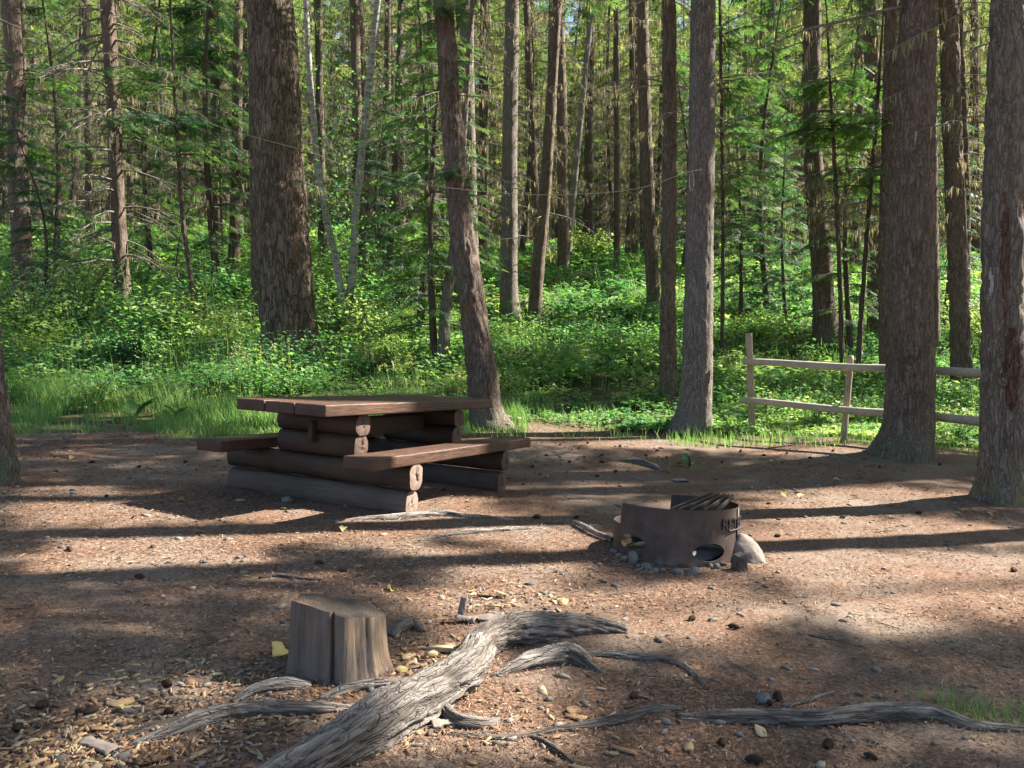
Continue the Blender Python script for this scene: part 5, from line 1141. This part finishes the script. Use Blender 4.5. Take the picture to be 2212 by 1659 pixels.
root_wood('fallen_log', [(1120, 670, 22), (1150, 680, 22), (1175, 692, 20)], 'short weathered log lying between two trunks on the slope', 'log', .0, .2, .8, seed=24.)
root_wood('fallen_branch', [(560, 1250, 6), (590, 1246, 9), (650, 1252, 7), (700, 1254, 3)], 'dark piece of branch on ground before the stump', 'branch', .3, .25, .25, 10, seed=25.)
# torn bark by the root
def bark_scrap(u, v, L, W, curl, rz, label, seed, m='bark_piece', up=0., ry=0.):
    p = ground(u, v); n, k = 14, 9; s = np.linspace(0, 1, n); t = np.linspace(-1, 1, k)
    wd = W * (.5 + .9 * fbm(s * 4 + seed, seed)); a = t[None] * curl; V = np.zeros((n, k, 3))
    V[..., 0] = (s[:, None] - .5) * L; V[..., 1] = np.sin(a) * wd[:, None] / max(curl, .1) * .5; V[..., 2] = (np.cos(a) - math.cos(curl)) * wd[:, None] * .5 / max(curl, .1) + .006 + .01 * (fbm(s[:, None] * 7, t[None] * 3, seed) - .5)
    me = make_mesh('bark_scrap', V.reshape(-1, 3), grid_faces(n, k, False), None, True); o = link('bark_scrap', me, M[m], None, (p[0], p[1], p[2] + up)); o.rotation_euler = (0, ry, rz)
    sd = o.modifiers.new('solid', 'SOLIDIFY'); sd.thickness = .006; return tag(o, label, 'bark')
bark_scrap(1050, 1342, .15, .07, 1.0, .15, 'pale torn bark flake, right one of the heap by the root', 1.); bark_scrap(1008, 1345, .09, .06, 1.3, -.4, 'curled torn bark in the middle of the heap by the root', 2.); bark_scrap(982, 1348, .10, .03, .8, .1, 'reddish bark strip at left of the heap by the root', 3., 'scar_red'); bark_scrap(1000, 1330, .09, .03, .5, 1.2, 'bark splinter standing up in the heap by the root', 4., 'bark_piece', .03, -1.1)
bark_scrap(1060, 1290, .12, .04, .6, -.1, 'red-brown bark slab among chips beyond the thick root', 5., 'scar'); bark_scrap(330, 1645, .09, .05, .4, .6, 'orange bark slab in the chips at lower left', 6., 'scar'); bark_scrap(620, 1655, .07, .06, .3, 1.2, 'squarish orange bark piece at the bottom edge', 7., 'scar')
bark_scrap(215, 1620, .13, .04, .4, -.5, 'long brown bark piece in the lower left chips', 8., 'bark_piece'); bark_scrap(960, 1570, .08, .05, .5, .3, 'grey bark flake under the thick root', 9., 'bark_piece')

# ------------------------------------------------------------------ litter
def litter():
    mb = MB()
    def needles(n, y0, y1, L, wd):
        y = y0 + (y1 - y0) * rng.random(n); x = (rng.random(n) * 2 - 1) * (.68 * y + .2); k = (fbm(x * .9, y * .9, 1.1) + .5 * fbm(x * 5, y * 5, 2.) + .35 * rng.random(n) > .8 + .16 * np.clip(x, 0, 1)) & (y < veg_line(x) + .8); x, y = x[k], y[k]; N = len(x)
        V = np.array([[-.5, -.5, 0], [.5, -.5, 0], [.5, .5, 0], [-.5, .5, 0]]); Rm = eulerz(rng.random(N) * 6.283, rng.normal(0, .22, N), rng.normal(0, .4, N))
        inst(mb, V, np.array([[0, 1, 2, 3]]), np.column_stack([x, y, height(x, y) + .004 + .005 * rng.random(N)]), Rm, np.stack([L * (.4 + rng.random(N)), wd * (.6 + .8 * rng.random(N)), np.ones(N)], 1), rng.random(N) ** 1.3)
    needles(60000, 1.9, 3.6, .019, .0022); needles(45000, 3.6, 6.2, .024, .0036); needles(26000, 6.2, 10.6, .032, .006)
    MW = tab.matrix_basis.copy()                                      # needles blown onto the table and benches
    V = np.array([[-.5, -.5, 0], [.5, -.5, 0], [.5, .5, 0], [-.5, .5, 0]])
    for x0, x1, z, k in ((-W2, W2, HT, 420), (.593, .834, .4324, 260), (-.768, -.527, .4324, 120)):
        lx = x0 + .01 + (x1 - x0 - .02) * rng.random(k); ly = -1.1 + 2.2 * rng.random(k); lx += .0; q = fbm(lx * 5, ly * 4, z) + .4 * rng.random(k) > .62; lx, ly = lx[q], ly[q]; k = len(lx)
        P = np.array([tuple(MW @ Vector((a, b, z + .0035))) for a, b in zip(lx, ly)]); inst(mb, V, np.array([[0, 1, 2, 3]]), P, eulerz(rng.random(k) * 6.283, rng.normal(0, .08, k)), np.stack([.022 * (.5 + rng.random(k)), .004 * np.ones(k), np.ones(k)], 1), rng.random(k))
    o = link('needle_litter', mb.mesh('needle_litter'), M['needle_litter']); o['kind'] = 'stuff'; o['label'] = 'reddish dry needle litter on the bare ground'
    CH_V = np.array([[-.5, -.4, 0], [.35, -.5, .0], [.55, .1, .0], [.2, .5, 0], [-.45, .35, 0], [-.45, -.35, 1], [.3, -.42, .8], [.48, .08, .9], [.18, .42, .8], [-.4, .3, 1]]); CH_F = [np.array([[5, 6, 7, 8, 9]]), np.array([[0, 1, 6, 5], [1, 2, 7, 6], [2, 3, 8, 7], [3, 4, 9, 8], [4, 0, 5, 9]])]
    mb = MB()
    def chips(cu, cv, su, sv, n, L0, L1):
        u = cu + rng.normal(0, su, n); v = cv + rng.normal(0, sv, n); pt = np.array([ground(a, b) for a, b in zip(u, np.clip(v, 950, 1700))]); L = L0 + (L1 - L0) * rng.random(n) ** 2
        Rm = eulerz(rng.random(n) * 6.283, rng.normal(0, .16, n), rng.normal(0, .25, n)); pt[:, 2] += .003
        inst(mb, CH_V, CH_F, pt, Rm, np.stack([L, L * (.1 + .32 * rng.random(n) ** 1.5), .003 + .004 * rng.random(n)], 1), rng.random(n))
    chips(200, 1560, 260, 60, 1000, .01, .042); chips(480, 1480, 160, 50, 500, .01, .045); chips(100, 1640, 200, 30, 460, .01, .045); chips(900, 1430, 70, 50, 130, .02, .05); chips(1150, 1300, 110, 18, 130, .02, .05)
    chips(700, 1600, 250, 40, 160, .015, .045); chips(1300, 1560, 450, 70, 230, .01, .04); chips(400, 1330, 300, 80, 240, .01, .035); chips(1100, 1250, 600, 90, 260, .01, .03); chips(1800, 1400, 300, 100, 160, .008, .025); chips(600, 1120, 500, 70, 160, .012, .035)
    o = link('wood_chip_litter', mb.mesh('wood_chip_litter'), M['chips']); o['kind'] = 'stuff'; o['label'] = 'scattered wood chips and bark crumbs on the ground'
    # pebbles
    bm = bmesh.new(); bmesh.ops.create_icosphere(bm, subdivisions=1, radius=1); PV = np.array([v.co for v in bm.verts]); PF = np.array([[v.index for v in f.verts] for f in bm.faces]); bm.free()
    PV = PV * (1 + .3 * (vnoise(PV[:, 0] * 2 + 3, PV[:, 1] * 2, PV[:, 2] * 2) - .5))[:, None]
    mb = MB(); n = 2600; y = 1.9 + 8 * rng.random(n) ** 1.2; x = (rng.random(n) * 2 - 1) * (.68 * y + .2); k = (fbm(x * 1.2, y * 1.2, 7.) + .3 * rng.random(n) > .6) & (y < veg_line(x) + .2); x, y = x[k], y[k]; N = len(x); s = .0035 + .011 * rng.random(N) ** 3 * (1 + .12 * y)
    inst(mb, PV, PF, np.column_stack([x, y, height(x, y) + .2 * s]), eulerz(rng.random(N) * 6.283), np.stack([s * (1 + rng.random(N)), s, s * .6], 1), rng.random(N))
    o = link('gravel', mb.mesh('gravel'), M['stone']); o['kind'] = 'stuff'; o['label'] = 'small pebbles strewn over the bare ground'
litter()
# wood chips large enough to point at
def chip_mesh(seed):
    rs = np.random.default_rng(seed); n = 9; th = np.sort(rs.random(n)) * 6.283; w_ = .08 + .16 * rs.random(); P = np.array([(-.5, -w_), (-.1, -w_ * 1.1), (.38, -w_ * .9), (.5, -w_ * .2), (.42, w_ * .3), (.3, w_ * .95), (-.15, w_ * 1.05), (-.42, w_ * .6), (-.47, -.1 * w_)]) + rs.normal(0, .018, (9, 2))
    V = np.vstack([np.column_stack([P, np.zeros(n)]), np.column_stack([P * np.array([.95, .9]), .05 + .05 * rs.random(n)])])
    me = make_mesh('wood_chip', V, [grid_faces(2, n), n + np.arange(n)[None]], np.full(2 * n, .45 + .5 * rs.random())); me.materials.append(M['chips']); return me
CHIPS = [chip_mesh(s) for s in range(8)]
for k in range(70):
    c = [(230, 1570, 230, 55), (930, 1425, 60, 45), (1150, 1300, 120, 18), (1400, 1570, 300, 60), (120, 1630, 160, 25)][k % 5]
    u, v = c[0] + rng.normal(0, c[2]), min(1690, c[1] + rng.normal(0, c[3])); p = ground(u, v); s = .035 + .055 * rng.random() ** 1.5
    o = bpy.data.objects.new('wood_chip', CHIPS[k % 8]); COL.objects.link(o); o.location = (p[0], p[1], p[2] + .004); o.scale = (s, s, s * .8); o.rotation_euler = (rng.normal(0, .2), rng.normal(0, .15), rng.random() * 6.283)
    tag(o, ['large split wood chip in the chip pile at lower left', 'large pale chip between the stump and the thick root', 'large wood chip beyond the far end of the thick root', 'large wood chip on the ground near the lower right roots', 'large split wood chip in the bottom left corner'][k % 5], 'wood chip', 'large wood chips on the ground')
for k, (u, v, l, wd, rz, lab) in enumerate([(955, 1408, .11, .03, -.25, 'squared yellow split kindling stick left of the thick root'), (1000, 1425, .10, .045, .5, 'broad yellow split kindling piece touching the thick root'), (1020, 1412, .09, .02, .9, 'narrow yellow kindling splinter against the thick root'), (930, 1420, .05, .04, .3, 'short square wood offcut between stump and thick root'), (1085, 1290, .08, .025, -1.0, 'upright pale yellow splinter beyond the thick root')]):
    p = ground(u, v); o = link('kindling', CHIPS[k].copy(), M['chips'], None, (p[0], p[1], p[2] + .006)); o.scale = (l * 1.1, wd * 2.2, .16); o.rotation_euler = (.1, -.06, rz); tag(o, lab, 'kindling')
# cones
def cone_mesh():
    n, s = 22, 18; V = np.zeros((n, s, 3)); th = np.arange(s) / s * 6.283
    for i in range(n):
        q = i / (n - 1); r_ = .42 * math.sin(math.pi * min(.97, .06 + q * .93)) ** .75; sc = 1 + .38 * np.cos(th * 6 + (i % 4 < 2) * math.pi) * (1 if i % 2 else .3)
        V[i] = np.stack([np.full(s, q * 1.7 - .85), np.cos(th) * r_ * sc, np.sin(th) * r_ * sc + .36], 1)
    t = np.tile(np.where(np.arange(n) % 2, .8, .2)[:, None], (1, s)); me = make_mesh('fir_cone', V.reshape(-1, 3), grid_faces(n, s), t.ravel()); me.materials.append(M['cone']); return me
CONE = cone_mesh()
spots = [(1250, 970), (1180, 985), (1300, 985), (1340, 965), (1230, 1000), (1150, 1010), (1290, 1030), (1330, 1020), (1440, 990), (1420, 975), (1550, 965), (1600, 975), (1650, 985), (1700, 980), (1750, 990), (1800, 975), (1690, 1000), (1560, 1000), (1900, 1010), (2030, 1005), (1820, 1120), (1660, 1090), (1680, 1160), (1985, 1110), (1160, 1120), (1245, 1120), (960, 1060), (200, 1000), (300, 1010), (120, 1020), (400, 1000), (520, 1025), (330, 1185), (300, 1250), (290, 1120), (90, 1530), (175, 1545), (365, 1545), (200, 1540), (1585, 1360), (1370, 1510), (1680, 1510), (1660, 1525), (1560, 1610), (1790, 1615), (1880, 1640), (1630, 1650), (360, 1485), (40, 1580), (690, 1220), (1035, 1405), (2190, 1235), (740, 1235), (1300, 1000), (1210, 962), (1270, 958), (1395, 985), (1495, 1340), (230, 1075), (150, 1190)]
for (u, v) in spots:
    p = ground(u, v); s = .022 + .009 * rng.random(); o = bpy.data.objects.new('fir_cone', CONE); COL.objects.link(o); o.location = (p[0], p[1], p[2] - .001); o.scale = (s * (1.05 if v > 1300 else 1.15),) * 3; o.rotation_euler = (0, rng.normal(0, .1), rng.random() * 6.283)
    tag(o, 'dark brown fir cone lying ' + ('in the shaded dirt between table and grey fir' if v < 1050 and u > 1000 else 'in the shade left of the picnic table' if v < 1050 else 'on the middle ground around the fire ring' if v < 1300 else 'on the littered foreground'), 'cone', 'fir cones on the ground')
# loose stones lying about
STN = [blob('stone', 1, .7, .45, 70 + k * 3.1, 2, .35, .8) for k in range(5)]
for me in STN: me.materials.append(M['grey_stone'])
for k in range(30):
    v = 1000 + 640 * rng.random() ** 1.3; u = 40 + 2140 * rng.random() if k % 2 else 40 + 640 * rng.random()
    if 560 < u < 900 and v < 1120: continue
    p = ground(u, v); s = .009 + .02 * rng.random() ** 2 + .003 * max(0, p[1] - 4); o = bpy.data.objects.new('loose_stone', STN[k % 5]); COL.objects.link(o); o.location = (p[0], p[1], p[2] + .1 * s); o.scale = (s, s, s); o.rotation_euler = (0, 0, rng.random() * 6.28)
    tag(o, 'small flat grey stone ' + ('on the shaded ground left of the table' if v < 1080 else 'on the middle ground in front of the table' if v < 1300 else 'on the littered foreground'), 'stone', 'loose stones on the ground')
stone('flat_stone', 620, 1086, .045, .03, .03, M['grey_stone'], 'angular pale stone lying beside the lowest table log', 31.); stone('flat_stone', 1470, 1040, .09, .05, .02, M['grey_stone'], 'half buried flat stone in shade behind the fire ring', 33.); stone('flat_stone', 1650, 1518, .03, .025, .02, M['grey_stone'], 'pale square stone above the long level root', 35.)
for u, v, lab in ((1096, 912, 'round tan mushroom cap, nearer the curved fir'), (1118, 916, 'round tan mushroom cap, further from the curved fir')):
    p = ground(u, v); r = root('mushroom', p, lab, 'mushroom'); link('cap', blob('cap', .055, .05, .025, u, 3, .12), M['mushroom'], r, (0, 0, .07)); mb = MB(); tube(mb, np.array([[0, 0, -.01], [0, 0, .07]]), .02, 8); link('stem', mb.mesh('stem'), M['mushroom'], r)
# fallen leaves, twigs
def leaf_mesh():
    n = 7; s = np.linspace(0, 1, n); wv = .42 * np.sin(np.clip(s, .03, .97) * math.pi) ** .8; c = np.column_stack([s, .08 * np.sin(s * 5), .18 * np.sin(s * 3.1)])
    V = np.stack([c + np.column_stack([0 * s, wv, .22 * wv + .1 * np.sin(s * 9)]), c, c + np.column_stack([0 * s, -wv, .35 * wv])], 1).reshape(-1, 3)
    me = make_mesh('fallen_leaf', V, grid_faces(n, 3, False), np.full(n * 3, .6), True); me.materials.append(M['dry_leaf']); return me
LF = leaf_mesh()
for (u, v, s, lab) in [(590, 1425, .09, 'crumpled yellow leaf beside the left foot of the stump'), (880, 1445, .05, 'yellowish leaf lying right of the stump'), (270, 1545, .05, 'small bright yellow leaf on the chips'), (835, 1272, .06, 'greenish yellow leaf beyond the stump'), (1625, 1055, .08, 'tan dry leaf standing behind the fire ring'), (1700, 1075, .07, 'tan dry leaf, left of the pair behind the ring'), (1728, 1078, .08, 'tan dry leaf, right of the pair behind the ring'), (1920, 1120, .05, 'pale green leaf on ground in front of thick fir'), (2130, 1110, .06, 'bright green leaf at the foot of the right edge fir'),
                       (1670, 1000, .06, 'pale leaf on the dirt between ring and fence'), (1815, 1040, .07, 'pale fallen leaf in shade near the thick fir'), (150, 992, .08, 'pale leaf on the shaded ground near the left edge fir'), (400, 1085, .07, 'tan leaf in the shade left of the table'), (310, 1012, .06, 'pale tan leaf in the dirt left of the table bench'), (620, 1102, .05, 'small yellow leaf in front of the table logs'), (740, 1150, .06, 'yellow green leaf in the stripe of shade before the table'), (425, 1150, .06, 'brown yellow leaf on lit ground at left'), (1185, 1200, .04, 'small green leaf left of the fire ring')]:
    p = ground(u, v); o = bpy.data.objects.new('fallen_leaf', LF); COL.objects.link(o); o.location = (p[0], p[1], p[2] + .004); o.scale = (s, s, s); o.rotation_euler = (rng.normal(0, .3), rng.normal(0, .25), rng.random() * 6.28); tag(o, lab, 'leaf')
TW = []
for k in range(5):
    rs = np.random.default_rng(300 + k); mb = MB(); s = np.linspace(-.5, .5, 7); Q = np.column_stack([s, .07 * np.sin(s * 4 + k) + rs.normal(0, .012, 7), .03 + rs.normal(0, .008, 7)]); tube(mb, Q, np.linspace(.016, .007, 7), 5, .6)
    if k % 2: tube(mb, Q[3] + np.array([[0, 0, 0], [.12, .1, .01], [.22, .14, .0]]), np.array([.009, .006, .003]), 4, .6)
    me = mb.mesh('twig', True); me.materials.append(M['dead_wood'] if k < 3 else M['bark_far']); TW.append(me)
for k in range(52):
    v = 985 + 680 * rng.random(); u = 2212 * rng.random()
    if 480 < u < 1130 and v < 1110: continue
    if 1310 < u < 1660 and 1060 < v < 1240: continue
    p = ground(u, v); s = .08 + .16 * rng.random() ** 2; o = bpy.data.objects.new('twig', TW[k % 5]); COL.objects.link(o); o.location = (p[0], p[1], p[2]); o.scale = (s, s, s); o.rotation_euler = (0, 0, rng.random() * 6.28)
    tag(o, 'thin fallen twig ' + ('in the shaded back of the campsite' if v < 1080 else 'on the middle ground of the campsite' if v < 1300 else 'on the foreground litter'), 'twig', 'fallen twigs')

# ------------------------------------------------------------------ rail fence
def fence():
    d0, d1, d2 = 11., 9.95, 8.8; b0 = at(1623, 937, d0); r = root('rail_fence', (b0[0], b0[1], float(height(b0[0], b0[1]))), 'weathered two-rail wooden fence behind the thick brown fir', 'fence'); B = np.array(r.location)
    def post(pts, rad):
        Q = smooth_path(np.array([at(*p) for p in pts]), .06) - B; mb = MB(); n = len(Q); Q[0, 2] -= .15
        tube(mb, Q, rad * (1 + .06 * np.sin(np.arange(n) * .9)), 12, .5); link('post', mb.mesh('post', False), M['post'], r)
    post([(1625, 938, d0), (1623, 880, d0), (1621, 800, d0), (1617, 720, d0)], .047); post([(1822, 957, d1 + .05), (1828, 880, d1 + .08), (1833, 830, d1 + .08), (1837, 768, d1 + .08)], .04)
    def rail(pts, r0, r1):
        Q = smooth_path(np.array([at(*p) for p in pts]), .1) - B; n = len(Q); Q[:, 2] += .006 * np.sin(np.arange(n) * .35); mb = MB()
        tube(mb, Q, np.linspace(r0, r1, n) * (1 + .03 * np.sin(np.arange(n) * .7)), 16, .5); o = link('rail', mb.mesh('rail', False), M['rail'], r)
        for p in o.data.polygons: p.use_smooth = len(p.vertices) == 4
    rail([(1607, 781, d0 - .09), (1825, 792, d1 - .05), (2125, 806, d2), (2330, 816, 8.1)], .043, .052); rail([(1600, 864, d0 - .09), (1825, 885, d1 - .05), (2122, 910, d2), (2330, 928, 8.1)], .042, .055)
fence()
# ------------------------------------------------------------------ clothes line
Q = smooth_path(np.array([at(238, 160, 19.7), at(400, 240, 16.4), at(575, 303, 13.35), at(640, 320, 13.25), at(760, 362, 12.0), at(880, 392, 11.), at(990, 408, 10.2), at(1100, 418, 10.2), at(1240, 420, 10.4), at(1400, 402, 10.6), at(1497, 369, 10.62), at(1516, 366, 10.68)]), .15)
mb = MB(); tube(mb, Q, .0035, 5, .5); lp = np.linspace(0, 5.6, 14); tube(mb, at(1494, 392, 10.6) + np.column_stack([.03 * np.sin(lp), 0 * lp, .13 * np.cos(lp)]), .004, 5)
tag(link('clothes_line', mb.mesh('clothes_line'), M['rope']), 'thin pale clothes line sagging between the trunks and tied to the grey fir', 'rope')
